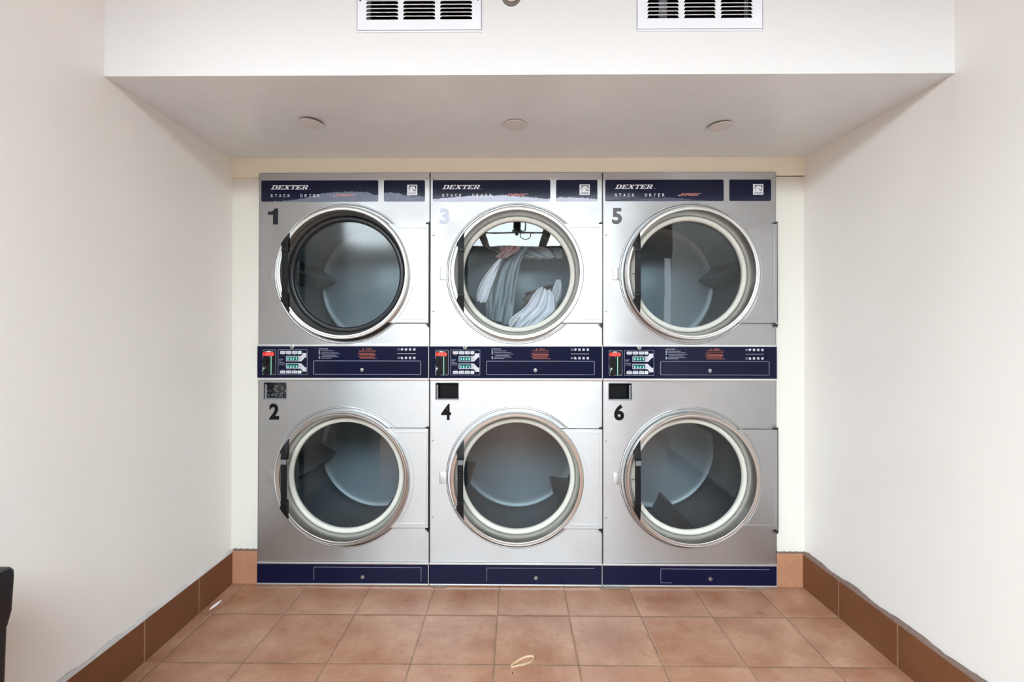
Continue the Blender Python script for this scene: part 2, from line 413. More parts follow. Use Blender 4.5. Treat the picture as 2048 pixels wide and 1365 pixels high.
# back wall: strip each side of the machines, behind them a closing wall
bm = bmesh.new()
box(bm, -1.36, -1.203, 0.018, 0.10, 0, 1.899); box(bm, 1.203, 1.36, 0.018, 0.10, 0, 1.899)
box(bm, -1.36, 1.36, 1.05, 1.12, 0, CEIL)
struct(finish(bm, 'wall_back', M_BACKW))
bm = bmesh.new()
hp = [(-1.35, 1.897), (-1.203, 1.900), (-1.203, 1.9185), (1.203, 1.9185), (1.203, 1.903), (1.35, 1.904), (1.35, 2.0), (-1.35, 2.0)]
slab(bm, hp, 0.010, 0.10)
struct(finish(bm, 'trim_1', M_HEADER_SHADE))
# soffit: front face with two duct openings
VENTS = [(-0.5047, -0.1097), (0.3809, 0.7755)]
VZ0 = 2.128; VZ1 = 2.385
bm = bmesh.new()
xs = [-1.35, VENTS[0][0]+0.02, VENTS[0][1]-0.02, VENTS[1][0]+0.02, VENTS[1][1]-0.02, 1.41]; zs = [Z_S, VZ0+0.02, VZ1-0.02, CEIL]
for i in range(5):
    for j in range(3):
        if j == 1 and i in (1, 3): continue
        v = [bm.verts.new((x, YS, z)) for x, z in ((xs[i], zs[j]), (xs[i+1], zs[j]), (xs[i+1], zs[j+1]), (xs[i], zs[j+1]))]
        bm.faces.new(v)
v = [bm.verts.new(p) for p in ((-1.35, YS, Z_S), (-1.35, 0.05, Z_S), (1.41, 0.05, Z_S), (1.41, YS, Z_S))]
f = bm.faces.new(v); f.material_index = 1
for i in (1, 3):   # duct boxes behind the grilles
    a, b, c, d = xs[i], xs[i+1], zs[1], zs[2]
    yb = YS+0.30
    for q in (((a, YS, c), (b, YS, c), (b, yb, c), (a, yb, c)), ((a, YS, d), (a, yb, d), (b, yb, d), (b, YS, d)),
              ((a, YS, c), (a, yb, c), (a, yb, d), (a, YS, d)), ((b, YS, c), (b, YS, d), (b, yb, d), (b, yb, c)), ((a, yb, c), (b, yb, c), (b, yb, d), (a, yb, d))):
        f = bm.faces.new([bm.verts.new(p) for p in q]); f.material_index = 2
bmesh.ops.remove_doubles(bm, verts=bm.verts, dist=1e-5)
struct(finish(bm, 'trim_2', [M_SOFFIT, M_SOFFIT_UNDER, M_DUCT]))
# rest of the laundry room behind the camera
bm = bmesh.new(); box(bm, -3.6, -1.30, -1.32, -1.20, 0, CEIL); struct(finish(bm, 'wall_front_left', M_REARWALL))
bm = bmesh.new(); box(bm, 1.50, 3.9, -2.15, -2.03, 0, CEIL); struct(finish(bm, 'wall_front_right', M_REARWALL))
bm = bmesh.new(); box(bm, -3.6, -3.5, -5.35, -1.2, 0, CEIL); struct(finish(bm, 'wall_far_left', M_REARWALL))
bm = bmesh.new(); box(bm, 3.8, 3.9, -5.35, -2.0, 0, CEIL); struct(finish(bm, 'wall_far_right', M_REARWALL))
bm = bmesh.new()
box(bm, -3.6, 1.80, -5.35, -5.2, 0, CEIL); box(bm, 1.80, 2.42, -5.35, -5.2, 2.42, CEIL); box(bm, 2.42, 3.9, -5.35, -5.2, 0, CEIL); box(bm, 2.19, 2.25, -5.35, -5.2, 0, 2.42)
struct(finish(bm, 'wall_rear', M_REARWALL))
bm = bmesh.new(); box(bm, 1.80, 2.19, -5.32, -5.28, 0, 2.42, 0.004); bmd = bm
struct(finish(bmd, 'door_1', mat('dark_door_paint', (0.03, 0.03, 0.035, 1), 0.4)))

# skirting
def skirting(name, rows, sgn, m, cm, cname, hgt):
    bm = bmesh.new(); T = 0.013
    g = []
    for y, x in rows:
        g.append([(x, y, 0), (x, y, hgt-0.002), (x-sgn*0.003*-1, y, hgt), (x+sgn*T, y, hgt), (x+sgn*T, y, 0)])
    V = [[bm.verts.new(p) for p in r] for r in g]
    for i in range(len(V)-1):
        for j in range(4): bm.faces.new((V[i][j], V[i+1][j], V[i+1][j+1], V[i][j+1]))
    bm.faces.new(V[0]); bm.faces.new(V[-1][::-1]); bmesh.ops.recalc_face_normals(bm, faces=bm.faces)
    struct(finish(bm, name, m))
    # ragged bead of filler along the top
    bm = bmesh.new(); n = 150; y0, y1 = rows[0][0], rows[-1][0]; V = []
    for i in range(n+1):
        y = y0+(y1-y0)*i/n
        for (ya, xa), (yb, xb) in zip(rows, rows[1:]):
            if yb <= y <= ya: x = xa+(xb-xa)*(y-ya)/(yb-ya)
        k = 0.010+0.004*math.sin(i*0.35)+random.uniform(-0.002, 0.002)
        V.append([bm.verts.new(p) for p in ((x+sgn*0.0005, y, hgt-0.001), (x+sgn*0.004, y, hgt+k*0.55), (x+sgn*(T+0.001), y, hgt+k), (x+sgn*(T+0.004), y, hgt-0.001))])
    for i in range(n):
        for j in range(3): bm.faces.new((V[i][j], V[i+1][j], V[i+1][j+1], V[i][j+1]))
    bmesh.ops.recalc_face_normals(bm, faces=bm.faces)
    struct(finish(bm, cname, cm, smooth=True))
skirting('baseboard_left', [(0.018, -1.3195), (YS, -1.313), (-1.32, -1.308)], -1, M_BASE_SHADE, M_CAULK_L, 'trim_3', 0.148)
skirting('baseboard_right', [(0.018, 1.322), (YS, 1.3385), (-2.15, 1.372)], 1, M_BASE_SHADE, M_CAULK_R, 'trim_4', 0.152)
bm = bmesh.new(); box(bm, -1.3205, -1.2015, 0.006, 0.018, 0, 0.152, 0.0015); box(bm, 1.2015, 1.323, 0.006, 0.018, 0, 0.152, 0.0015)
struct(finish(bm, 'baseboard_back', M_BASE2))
bm = bmesh.new()
for a, b in ((-1.32, -1.203), (1.203, 1.323)):
    n = 30
    for i in range(n):
        x = a+(b-a)*i/n; k = 0.006+random.uniform(0, 0.0015)+0.001*math.sin(i*0.9)
        box(bm, x, x+(b-a)/n+0.0002, 0.009, 0.0185, 0.151, 0.152+k)
struct(finish(bm, 'trim_5', M_CAULK_R))

# ------------------------------------------------------------------ ceiling lamps (behind the camera)
def troffer(x, y, label, sx=0.6, sy=1.2, k=1.0):
    t = thing('ceiling_light', label, 'light', (x, y, CEIL-0.05), 'troffers on the ceiling behind the camera')
    bm = bmesh.new()
    for a in ((-sx/2, sx/2, -sy/2, -sy/2+0.03), (-sx/2, sx/2, sy/2-0.03, sy/2), (-sx/2, -sx/2+0.03, -sy/2, sy/2), (sx/2-0.03, sx/2, -sy/2, sy/2)):
        box(bm, *a, 0, 0.0495, 0.003)
    finish(bm, 'frame', M_VENT, t)
    bm = bmesh.new(); box(bm, -sx/2+0.03, sx/2-0.03, -sy/2+0.03, sy/2-0.03, 0.006, 0.012)
    m = mat('lamp_diffuser_%d' % round(k*100), (0.9, 0.9, 0.9, 1), 0.4, emit=LAMP_COL+(1,), es=LAMP*k)
    finish(bm, 'diffuser', m, t)
TR = [(x, y, k) for y in (-3.45, -4.50) for x, k in ((-2.95, 0.85), (-1.98, 0.85), (-1.01, 0.95), (-0.04, 1.1), (0.93, 1.3))]
for i, (x, y, k) in enumerate(TR):
    troffer(x, y, 'white ceiling troffer with frosted diffuser, behind the camera, out of the picture', 0.9, 1.03, k)

# ================================================================== DRYERS
C0 = 0.4
def X(px, i=1): return (px-1033)/431.8+0.0017+1.2-0.8*i-C0     # local x of a front-plane point measured on machine i
def Zm(py): return 1.1616+(670-py)/431.8
RC = 0.004   # door axis, local x
Z_UP, Z_LO = 1.4455, 0.5015

def front_panel(name, z0, z1, cz, parent, cut=None):
    bm = bmesh.new(); x0, x1 = -0.3975, 0.3975; zt = cut[3]+0.012 if cut else z1
    top = 0.849 if cut else z1
    prof = [(0.282, 0.03), (0.284, 0.0), (0.3185, 0.0), (0.3205, -0.0042), (0.3235, -0.0050), (0.3265, -0.0042), (0.3285, 0.0)]
    seg = 160
    angs = sorted(set([2*PI*i/seg for i in range(seg)] + [math.atan2(z-cz, x-RC) % (2*PI) for x in (x0, x1) for z in (z0, top)]))
    rings = []
    for a in angs:
        ca, sa = math.cos(a), math.sin(a)
        r = [bm.verts.new((RC+q*ca, y, cz+q*sa)) for q, y in prof]
        tx = ((x1-RC)/ca if ca > 1e-9 else (x0-RC)/ca if ca < -1e-9 else 1e9); tz = ((top-cz)/sa if sa > 1e-9 else (z0-cz)/sa if sa < -1e-9 else 1e9)
        tt = min(tx, tz); r.append(bm.verts.new((RC+tt*ca, 0, cz+tt*sa))); r.append(bm.verts.new((RC+tt*ca, 0.02, cz+tt*sa)))
        rings.append(r)
    n = len(rings)
    for i in range(n):
        A, B = rings[i], rings[(i+1) % n]
        for j in range(len(A)-1): bm.faces.new((A[j], B[j], B[j+1], A[j+1]))
    if cut:
        cx0, cx1, cz0, cz1 = cut
        for a, b, c, d in ((x0, cx0, top, z1), (cx1, x1, top, z1), (cx0, cx1, top, cz0), (cx0, cx1, cz1, z1)):
            bm.faces.new([bm.verts.new((p, 0, q)) for p, q in ((a, c), (b, c), (b, d), (a, d))])
    # raised strike tab on the left of the ring
    box(bm, X(879.8), X(879.8)+0.036, -0.0034, 0.003, cz-0.030, cz+0.026, 0.0028, 3)
    bmesh.ops.recalc_face_normals(bm, faces=bm.faces)
    o = finish(bm, name, M_STEEL, parent, smooth=15)
    return o

def screw(parent, x, z, r=0.0042, y=0.0, m=None, name='screw'):
    bm = bmesh.new()
    lathe(bm, [(0, y-0.0026), (r*0.35, y-0.0026), (r*0.4, y-0.0014), (r*0.75, y-0.0024), (r, y-0.0008), (r*1.05, y+0.0005)], x, z, 16)
    return finish(bm, name, m or M_SCREW, parent, smooth=True, uvmode='keep')

def lock(parent, x, z, r, y):
    bm = bmesh.new()
    lathe(bm, [(0, y-0.003), (r*0.30, y-0.003), (r*0.32, y-0.0015), (r*0.5, y-0.0015), (r*0.55, y-0.006), (r*0.9, y-0.0055), (r, y-0.003), (r, y+0.001)], x, z, 32)
    for f in bm.faces:
        c = f.calc_center_median(); q = math.hypot(c.x-x, c.z-z)
        if 0.30*r < q < 0.52*r: f.material_index = 1
    o = finish(bm, 'lock', [M_CHROME, M_BLACKGAP], parent, smooth=35, uvmode='keep')
    return o

def make_door(parent, cz, i, upper):
    dm = bmesh.new()
    # spun dish ring: flat front, rolled outer rim, cone inward to the gasket
    cx, cy = RC, cz
    prof = [(0.302, -0.012), (0.3055, -0.014), (0.3065, -0.026), (0.3050, -0.0335), (0.3015, -0.036), (0.2975, -0.0350), (0.2965, -0.0362),
            (0.2900, -0.0368), (0.2872, -0.0355), (0.2855, -0.030), (0.2780, 0.004), (0.2725, 0.024), (0.2715, 0.030), (0.262, 0.030)]
    lathe(dm, prof, cx, cy, 160)
    door = finish(dm, 'door', M_RING, parent, smooth=40, uvmode='keep')
    # dark rubber seal behind the ring
    bm = bmesh.new(); off = (0.0035, -0.0045) if (upper and i == 0) else (0, -0.001)
    ro = 0.3095 if (upper and i == 0) else 0.3045
    lathe(bm, [(0.284, -0.012), (ro, -0.0125), (ro+0.0008, -0.006), (ro, 0.0002)], cx+off[0], cy+off[1], 128)
    finish(bm, 'door_gap_seal', M_BLACKGAP, door, smooth=40, uvmode='keep')
    # gasket
    bm = bmesh.new(); pr = []
    for k in range(13):
        a = PI*k/12; pr.append((0.2605+0.0115*math.cos(a), 0.027-0.011*math.sin(a)))
    pr = [(0.272, 0.036)]+pr+[(0.249, 0.036)]
    lathe(bm, pr, cx, cy, 128)
    finish(bm, 'gasket', M_GASKET_B if (upper and i == 0) else M_GASKET_W, door, smooth=60, uvmode='keep')
    # glass, a slightly domed pane
    bm = bmesh.new(); n = 8; R = 0.2535
    pr = [(R*k/n, 0.0335-0.0015*(1-(k/n)**2)) for k in range(n, 0, -1)]+[(0.0005, 0.032)]
    lathe(bm, pr, cx, cy, 96)
    g = finish(bm, 'glass_pane', M_GLASS_HAZY if (upper and i == 0) else M_GLASS, door, smooth=True, uvmode='keep')
    # hinge plate: right part of the door, cut to the ring
    zt, zb = 0.2265, -0.2285; xr = 0.3965+0.0015
    def arc(r, za, zb, n=26):
        a0 = math.asin(za/r); a1 = math.asin(zb/r)
        return [(cx+r*math.cos(a0+(a1-a0)*k/n), cy+r*math.sin(a0+(a1-a0)*k/n)) for k in range(n+1)]
    bm = bmesh.new()
    pts = [(xr, cy+zb), (xr, cy+zt)]+arc(0.302, zt, zb)
    slab(bm, pts, -0.0145, -0.0045)
    inner = [(cx+0.3815, cy+zb+0.018), (cx+0.3815, cy+zt-0.015)]+arc(0.3235, zt-0.015, zb+0.018)
    outline(bm, inner, 0.0045, -0.0180, -0.014)
    bmesh.ops.recalc_face_normals(bm, faces=bm.faces)
    finish(bm, 'hinge_plate', M_STEEL, door, smooth=25)
    bm = bmesh.new(); slab(bm, [(xr-0.001, cy+zb-0.0015), (xr-0.001, cy+zt+0.0015)]+arc(0.303, zt+0.0015, zb-0.0015), -0.0045, 0.0004)
    bmesh.ops.recalc_face_normals(bm, faces=bm.faces); finish(bm, 'door_gap_seal', M_BLACKGAP, door)  # black slab painted in as the shadow gap behind the hinge plate
    for s in (1, -1):
        zc = cy+(zt+0.006 if s > 0 else zb-0.008)
        bm = bmesh.new()
        cyl(bm, (xr-0.003, -0.011, zc-0.006), (xr-0.003, -0.011, zc+0.004), 0.0058, 16)
        box(bm, xr-0.016, xr+0.001, -0.012, 0.002, zc-0.0025, zc+0.0012, 0.0005)
        if s < 0: cyl(bm, (xr-0.003, -0.011, zc-0.012), (xr-0.003, -0.011, zc-0.006), 0.0035, 12)
        finish(bm, 'hinge', mat('dark_hinge_metal', (0.06, 0.06, 0.065, 1), 0.35, 0.9), door, smooth=35)
    bm = bmesh.new(); cyl(bm, (xr-0.0005, -0.0135, cy+zb), (xr-0.0005, -0.0135, cy+zt), 0.0022, 10)
    finish(bm, 'hinge_pin', mat('dark_hinge_metal', (0.06, 0.06, 0.065, 1), 0.35, 0.9), door, smooth=35)
    # handle: black chord across the left of the ring with pointed shoes and a ribbed grip
    hx = -0.2370
    def H(zx, zy): return (hx+(zx-293)/3.69/431.8*0.985, cy+(797-zy)/3.69/431.8*0.985)
    bm = bmesh.new()
    left = [(293, 500), (262, 548), (238, 590), (250, 620), (250, 645)]
    def shoe(sg):
        ps = [(293, 500), (264, 545), (239, 588), (251, 622), (293, 622)]
        P = [H(a, b if sg > 0 else 1594-b) for a, b in ps]
        if sg > 0: P = P[::-1] if False else P
        # wedge: thin at the point, full height at the grip
        F = []; B = []
        for k, (x, z) in enumerate(P):
            d = [0.004, 0.012, 0.016, 0.020, 0.020][k]
            F.append(bm.verts.new((x, -0.0365-d, z))); B.append(bm.verts.new((x, -0.034, z)))
        bm.faces.new(F); bm.faces.new(B[::-1]); n = len(F)
        for k in range(n): bm.faces.new((F[k], B[k], B[(k+1) % n], F[(k+1) % n]))
        xa, za = H(249, 622 if sg > 0 else 972); xb, zb_ = H(294.5, 648 if sg > 0 else 946)
        box(bm, xa, xb, -0.0600, -0.038, min(za, zb_), max(za, zb_), 0.0015)
    shoe(1); shoe(-1)
    xa, za = H(250, 946); xb, zb2 = H(292, 648)
    box(bm, xa, xb, -0.0575, -0.050, za, zb2, 0.002)
    ribs = 26 if (upper or i == 1) else 0
    for k in range(ribs):
        z = za+(zb2-za)*(k+0.5)/ribs
        box(bm, xa+0.0015, xb-0.0008, -0.0592, -0.056, z-0.0008, z+0.0008)
    bmesh.ops.recalc_face_normals(bm, faces=bm.faces)
    h = finish(bm, 'handle', M_HANDLE, door)
    if not upper:
        x1_, z1_ = H(254, 655); x2_, z2_ = H(291, 690)
        bm = bmesh.new(); box(bm, x1_, x2_, -0.0604, -0.0574, z2_+0.006, z1_+0.006, 0.0004)
        tag(finish(bm, 'tape_patch', M_TAPE, door), 'grey square patch on the black handle')
    # strike pin behind the handle
    bm = bmesh.new(); cyl(bm, (cx-0.2765, -0.012, cy-0.002), (cx-0.262, -0.012, cy-0.002), 0.0022, 12); cyl(bm, (cx-0.264, -0.012, cy-0.002), (cx-0.2605, -0.012, cy-0.002), 0.004, 14)
    finish(bm, 'latch_pin', M_CHROME, door, smooth=35)
    # weld seam on the right of the cone
    return door

def make_drum(parent, cz, angs):
    R = 0.34; Y0 = 0.075; Y1 = 0.575
    bm = bmesh.new()
    uvl = bm.loops.layers.uv.verify()
    lathe(bm, [(R, Y0), (R, Y0+0.15), (R, Y0+0.35), (R, Y1)], RC, cz, 96)
    d = finish(bm, 'drum', M_PERF, parent, smooth=True, uvmode='keep')
    bm = bmesh.new()
    pr = [(0.0005, Y1-0.020), (0.02, Y1-0.020), (0.10, Y1-0.012), (0.30, Y1-0.001), (R-0.004, Y1), (R, Y1-0.006)]
    lathe(bm, pr, RC, cz, 96)
    finish(bm, 'rear_panel', M_REARPAN, d, smooth=True, uvmode='keep')
    bm = bmesh.new(); lathe(bm, [(0.272, 0.034), (0.276, Y0-0.006), (0.285, Y0), (R, Y0)], RC, cz, 96)
    finish(bm, 'front_ring', mat('dark_drum_front', (0.05, 0.055, 0.06, 1), 0.5, 0.4), d, smooth=40, uvmode='keep')
    for a in angs:
        a = math.radians(a); bm = bmesh.new()
        er = Vector((math.cos(a), 0, math.sin(a))); et = Vector((-math.sin(a), 0, math.cos(a))); c = Vector((RC, 0, cz))
        sec = [(-0.062, R-0.004), (-0.030, R-0.045), (-0.006, 0.252), (0.006, 0.252), (0.030, R-0.045), (0.062, R-0.004)]
        rows = []
        for y, kk in ((Y0+0.03, 0.75), (Y0+0.12, 1.0), (Y1-0.012, 1.0)):
            rows.append([bm.verts.new(c+Vector((0, y, 0))+et*t+er*(R-(R-r)*kk)) for t, r in sec])
        for A, B in zip(rows, rows[1:]):
            for j in range(5): bm.faces.new((A[j], A[j+1], B[j+1], B[j]))
        bm.faces.new(rows[0]); bm.faces.new(rows[-1][::-1])
        bmesh.ops.recalc_face_normals(bm, faces=bm.faces)
        bmesh.ops.bevel(bm, geom=[e for e in bm.edges if e.calc_length() > 0.3], offset=0.003, segments=2, affect='EDGES')
        finish(bm, 'baffle', M_BAFFLE, d, smooth=30)
        # bolt at the back of the baffle
    return d

GL = {
 'D': (1.2, [[(0, 0), (.85, 0), (1.08, .14), (1.17, .35), (1.17, .65), (1.08, .86), (.85, 1), (0, 1), (0, .87), (.15, .87), (.15, .13), (0, .13)], [(.42, .13), (.68, .13), (.8, .25), (.86, .4), (.86, .6), (.8, .75), (.68, .87), (.42, .87)]]),
 'E': (1.17, [[(0, 0), (1.1, 0), (1.1, .34), (1.0, .34), (.9, .14), (.42, .14), (.42, .43), (.62, .43), (.68, .33), (.75, .33), (.75, .67), (.68, .67), (.62, .57), (.42, .57), (.42, .86), (.9, .86), (1.0, .68), (1.1, .68), (1.1, 1), (0, 1), (0, .87), (.15, .87), (.15, .13), (0, .13)]]),
 'X': (1.25, [[(0, 0), (.45, 0), (.45, .12), (.36, .12), (.56, .38), (.76, .12), (.66, .12), (.66, 0), (1.25, 0), (1.25, .12), (1.12, .12), (.77, .52), (1.03, .88), (1.18, .88), (1.18, 1), (.73, 1), (.73, .88), (.82, .88), (.66, .66), (.48, .88), (.58, .88), (.58, 1), (.03, 1), (.03, .88), (.15, .88), (.46, .5), (.14, .12), (0, .12)]]),
 'T': (1.12, [[(.28, 0), (.87, 0), (.87, .12), (.71, .12), (.71, .86), (.93, .86), (1.03, .64), (1.13, .64), (1.13, 1), (0, 1), (0, .64), (.1, .64), (.2, .86), (.44, .86), (.44, .12), (.28, .12)]]),
 'R': (1.3, [[(0, 0), (.55, 0), (.55, .12), (.42, .12), (.42, .42), (.58, .42), (.84, 0), (1.25, 0), (1.25, .12), (1.12, .12), (.9, .46), (1.06, .56), (1.12, .72), (1.06, .88), (.9, 1), (0, 1), (0, .87), (.15, .87), (.15, .12), (0, .12)], [(.42, .55), (.7, .55), (.8, .62), (.8, .8), (.7, .87), (.42, .87)]]),
}
def dexter(x0, z0, width, h):
    tot = sum(GL[c][0]+0.04 for c in 'DEXTER')+0.35; k = width/tot; x = 0; out = []
    for c in 'DEXTER':
        adv, ls = GL[c]
        out.append(curve_mesh([[(x0+(x+p[0]+0.42*p[1])*k, z0+p[1]*h) for p in lp] for lp in ls], 0.0006))
        x += adv+0.04
    return out
SEG = {'0': 'abcdef', '2': 'abged', '5': 'afgcd', '3': 'abgcd', '8': 'abcdefg'}
def seg7(bm, ch, x, z, wd, h, y, t, slant=0.12, mi=0):
    def bar(x0, z0, x1, z1):
        pts = [(x0, z0), (x1, z1)]; outline(bm, [(x+px*wd+slant*pz*h, z+pz*h) for px, pz in ((x0, z0), (x1, z1))], t, y, y+0.0004, closed=False, mi=mi)
    P = {'a': (0, 1, 1, 1), 'b': (1, 1, 1, .5), 'c': (1, .5, 1, 0), 'd': (0, 0, 1, 0), 'e': (0, .5, 0, 0), 'f': (0, 1, 0, .5), 'g': (0, .5, 1, .5)}
    for s in SEG[ch]: bar(*P[s])
def dashes(bm, x0, x1, z, h, y, rnd, mi=0):
    x = x0
    while x < x1-0.001:
        wl = rnd.uniform(0.003, 0.009); e = min(x+wl, x1)
        slab(bm, [(x, z-h/2), (e, z-h/2), (e, z+h/2), (x, z+h/2)], y, y+0.0004, mi); x = e+0.0012

def c3(zx, zy): return X(860+zx/10.5, 1), Zm(690+zy/10.5)          # control block points measured on the middle machine
def c1(zx, zy): return X(620+zx/8.192, 0), Zm(680+zy/8.192)        # instruction area measured on the left machine

def make_dryer(i, x0, label, up_angs, lo_angs, nums, numcols, film):
    T = thing('stack_dryer', label, 'dryer', (x0+C0, 0, 0), 'stack dryers along the back wall')
    rnd = random.Random(11)
    # cabinet shell
    bm = bmesh.new()
    for a, b in ((-0.3985, -0.3965), (0.3965, 0.3985)): box(bm, a, b, 0.0, 1.0, 0.012, 1.914)
    box(bm, -0.3965, 0.3965, 0.002, 1.0, 1.9105, 1.9142); box(bm, -0.3965, 0.3965, 0.05, 1.0, 0.012, 0.02); box(bm, -0.3965, 0.3965, 0.98, 1.0, 0.02, 1.91)
    box(bm, -0.3965, 0.3965, 0.03, 0.98, 0.985, 1.07)
    finish(bm, 'cabinet', M_CAB, T)
    front_panel('front_panel', 1.1115, 1.9142, Z_UP, T)
    cup = (X(871.4), X(917.6), Zm(800), Zm(766.2))
    front_panel('front_panel', 0.1105, 0.9515, Z_LO, T, cut=cup)
    # header nameplates
    names = []
    for k, (a, b) in enumerate(((864.9, 1100.7), (1112.2, 1194.7))):
        bm = bmesh.new(); slab(bm, rrect_pts(X(a), X(b), 1.781, 1.880, 0.006), -0.0016, 0.0)
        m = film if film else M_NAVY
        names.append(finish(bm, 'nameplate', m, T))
    n1, n2 = names
    bm = bmesh.new(); 
    for me in dexter(X(883.9), 1.8376, 0.182, 0.0195): add_mesh(bm, me, (0, -0.0018, 0))
    join(bm, text_at('.', X(962.8), 1.8376, 0.003, -0.0018, ext=0.0006))
    s = 'STACK  DRYER'; xx = X(883.9)
    for k, ch in enumerate(s):
        if ch != ' ': join(bm, text_at(ch, xx+k*0.01995, 1.8020, 0.0137, -0.0018, width=0.0100 if ch != 'T' else 0.0090))
    finish(bm, 'lettering', M_WHITE_INK, n1)
    bm = bmesh.new(); join(bm, text_at('EXPRESS', X(1014), 1.8050, 0.0115, -0.0018, width=0.087, shear=0.5, offset=0.008))
    tag(finish(bm, 'lettering', M_RED_INK, n1), 'coral slanted lettering')
    bm = bmesh.new(); join(bm, text_at('TM', X(1052.0), 1.8130, 0.0034, -0.0018, width=0.007)); slab(bm, [(X(1009.5), 1.8045), (X(1012.5), 1.8045), (X(1013.3), 1.8085), (X(1010.5), 1.8075)], -0.0018, -0.0014)
    finish(bm, 'lettering', M_WHITE_INK, n1)
    # horse head emblem
    def hp(pts): return [(X(1158.9)+(a-420)/615*0.0472, 1.8096+(980-b)/665*0.0492) for a, b in pts]
    bm = bmesh.new()
    add_mesh(bm, curve_mesh([hp([(420, 980), (1035, 980), (1035, 315), (420, 315)])], 0.0004), (0, -0.0018, 0), mi=0)
    add_mesh(bm, curve_mesh([hp([(545, 375), (965, 375), (965, 700), (930, 728), (830, 730), (640, 700), (485, 600), (485, 540), (540, 480)])], 0.0004), (0, -0.0021, 0), mi=1)
    add_mesh(bm, curve_mesh([hp([(478, 762), (478, 640), (520, 600), (528, 540), (575, 500), (605, 450), (690, 412), (790, 425), (845, 430), (872, 388), (890, 450), (905, 520), (950, 640), (925, 670), (862, 676), (835, 620), (790, 590), (765, 600), (815, 690), (830, 735), (940, 742), (940, 765)])], 0.0004), (0, -0.0024, 0), mi=0)
    add_mesh(bm, curve_mesh([hp([(550, 765), (555, 650), (590, 570), (640, 490), (700, 455), (640, 510), (605, 590), (578, 660), (575, 765)])], 0.0004), (0, -0.0027, 0), mi=1)
    for yy in (830, 897): add_mesh(bm, curve_mesh([hp([(490, yy+14), (965, yy+14), (965, yy-14), (490, yy-14)])], 0.0004), (0, -0.0021, 0), mi=1)
    add_mesh(bm, curve_mesh([hp([(765, 545), (790, 530), (785, 505), (768, 510)])], 0.0004), (0, -0.0027, 0), mi=1)
    finish(bm, 'emblem', [M_WHITE_INK, M_DARK_INK], n2)
    # numbers
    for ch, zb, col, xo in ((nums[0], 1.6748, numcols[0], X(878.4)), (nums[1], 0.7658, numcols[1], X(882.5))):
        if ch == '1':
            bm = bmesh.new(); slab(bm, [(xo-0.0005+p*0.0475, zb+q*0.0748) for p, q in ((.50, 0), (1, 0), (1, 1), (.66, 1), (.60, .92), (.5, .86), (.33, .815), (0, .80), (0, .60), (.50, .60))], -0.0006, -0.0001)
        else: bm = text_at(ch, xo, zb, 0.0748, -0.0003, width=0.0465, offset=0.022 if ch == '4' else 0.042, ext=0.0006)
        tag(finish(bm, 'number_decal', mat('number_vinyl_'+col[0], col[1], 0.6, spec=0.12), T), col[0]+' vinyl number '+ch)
    # doors, drums
    make_door(T, Z_UP, i, True); make_door(T, Z_LO, i, False)
    make_drum(T, Z_UP, up_angs); make_drum(T, Z_LO, lo_angs)
    # screws
    for px, py in ((866, 357.3), (1198.5, 356.6), (866.8, 470.6), (866.8, 623.2), (866.3, 881.7), (866.3, 1034.3)):
        screw(T, X(px), Zm(py))
    # ---- control panel
    y = -0.010
    bm = bmesh.new(); box(bm, -0.3985, 0.3975, y, 0.001, Zm(756.5), Zm(693.2), 0.001)
    cp = finish(bm, 'control_panel', M_NAVY, T)
    for a, b in ((693.4, 689.6), (760.6, 756.6)):
        bm = bmesh.new(); box(bm, -0.3985, 0.3980, y-0.0025, 0.001, Zm(a), Zm(b), 0.0012)
        finish(bm, 'edge_trim', M_TRIM, cp)
    bm = bmesh.new(); box(bm, 0.3955, 0.3985, y-0.002, 0.001, Zm(756.7), Zm(693.1), 0.0006); finish(bm, 'edge_trim', M_TRIM, cp)
    Y = y-0.0006
    # coin acceptor
    bm = bmesh.new(); a, b = c3(125, 635), c3(392, 112)
    slab(bm, rrect_pts(a[0], b[0], a[1], b[1], 0.004), y-0.0012, y)
    ca = finish(bm, 'coin_acceptor', M_COIN, cp)
    bm = bmesh.new(); outline(bm, rrect_pts(a[0]-0.0006, b[0]+0.0006, a[1]-0.0004, b[1]+0.0004, 0.0045), 0.0010, y-0.0014, y); finish(bm, 'outline', M_LINE, cp)
    bm = bmesh.new(); a, b = c3(128, 236), c3(362, 166); slab(bm, rrect_pts(a[0], b[0], a[1], b[1], 0.002), y-0.0024, y-0.001)
    tag(finish(bm, 'display', M_REDLED, cp), 'red coin display')
    bm = bmesh.new()
    for ch, zx in (('0', 190), ('2', 250), ('5', 310)): p = c3(zx, 226); seg7(bm, ch, p[0], p[1], 0.0062, 0.0112, y-0.0030, 0.0016)
    p = c3(238, 226); slab(bm, [(p[0], p[1]), (p[0]+0.0014, p[1]), (p[0]+0.0014, p[1]+0.0014), (p[0], p[1]+0.0014)], y-0.0030, y-0.0024)
    finish(bm, 'digits', M_REDSEG, cp)
    bm = bmesh.new(); a, b = c3(292, 630), c3(306, 243); slab(bm, [(a[0], a[1]), (b[0], a[1]), (b[0], b[1]), (a[0], b[1])], y-0.0022, y-0.001)
    finish(bm, 'coin_slot', M_GREENSLOT, cp)
    bm = bmesh.new(); a, b = c3(122, 418), c3(216, 296); box(bm, a[0], b[0], y-0.008, y-0.001, a[1], b[1], 0.0012)
    finish(bm, 'return_lever', M_COIN, cp)
    bm = bmesh.new(); a, b = c3(150, 640), c3(225, 545); box(bm, a[0], b[0], y-0.006, y-0.001, a[1], b[1], 0.0012)
    finish(bm, 'coin_reject_block', M_COIN, cp)
    p = c3(160, 500); bm = bmesh.new(); lathe(bm, [(0.0005, y-0.013), (0.005, y-0.0125), (0.0066, y-0.010), (0.0066, y-0.001)], p[0], p[1], 24)
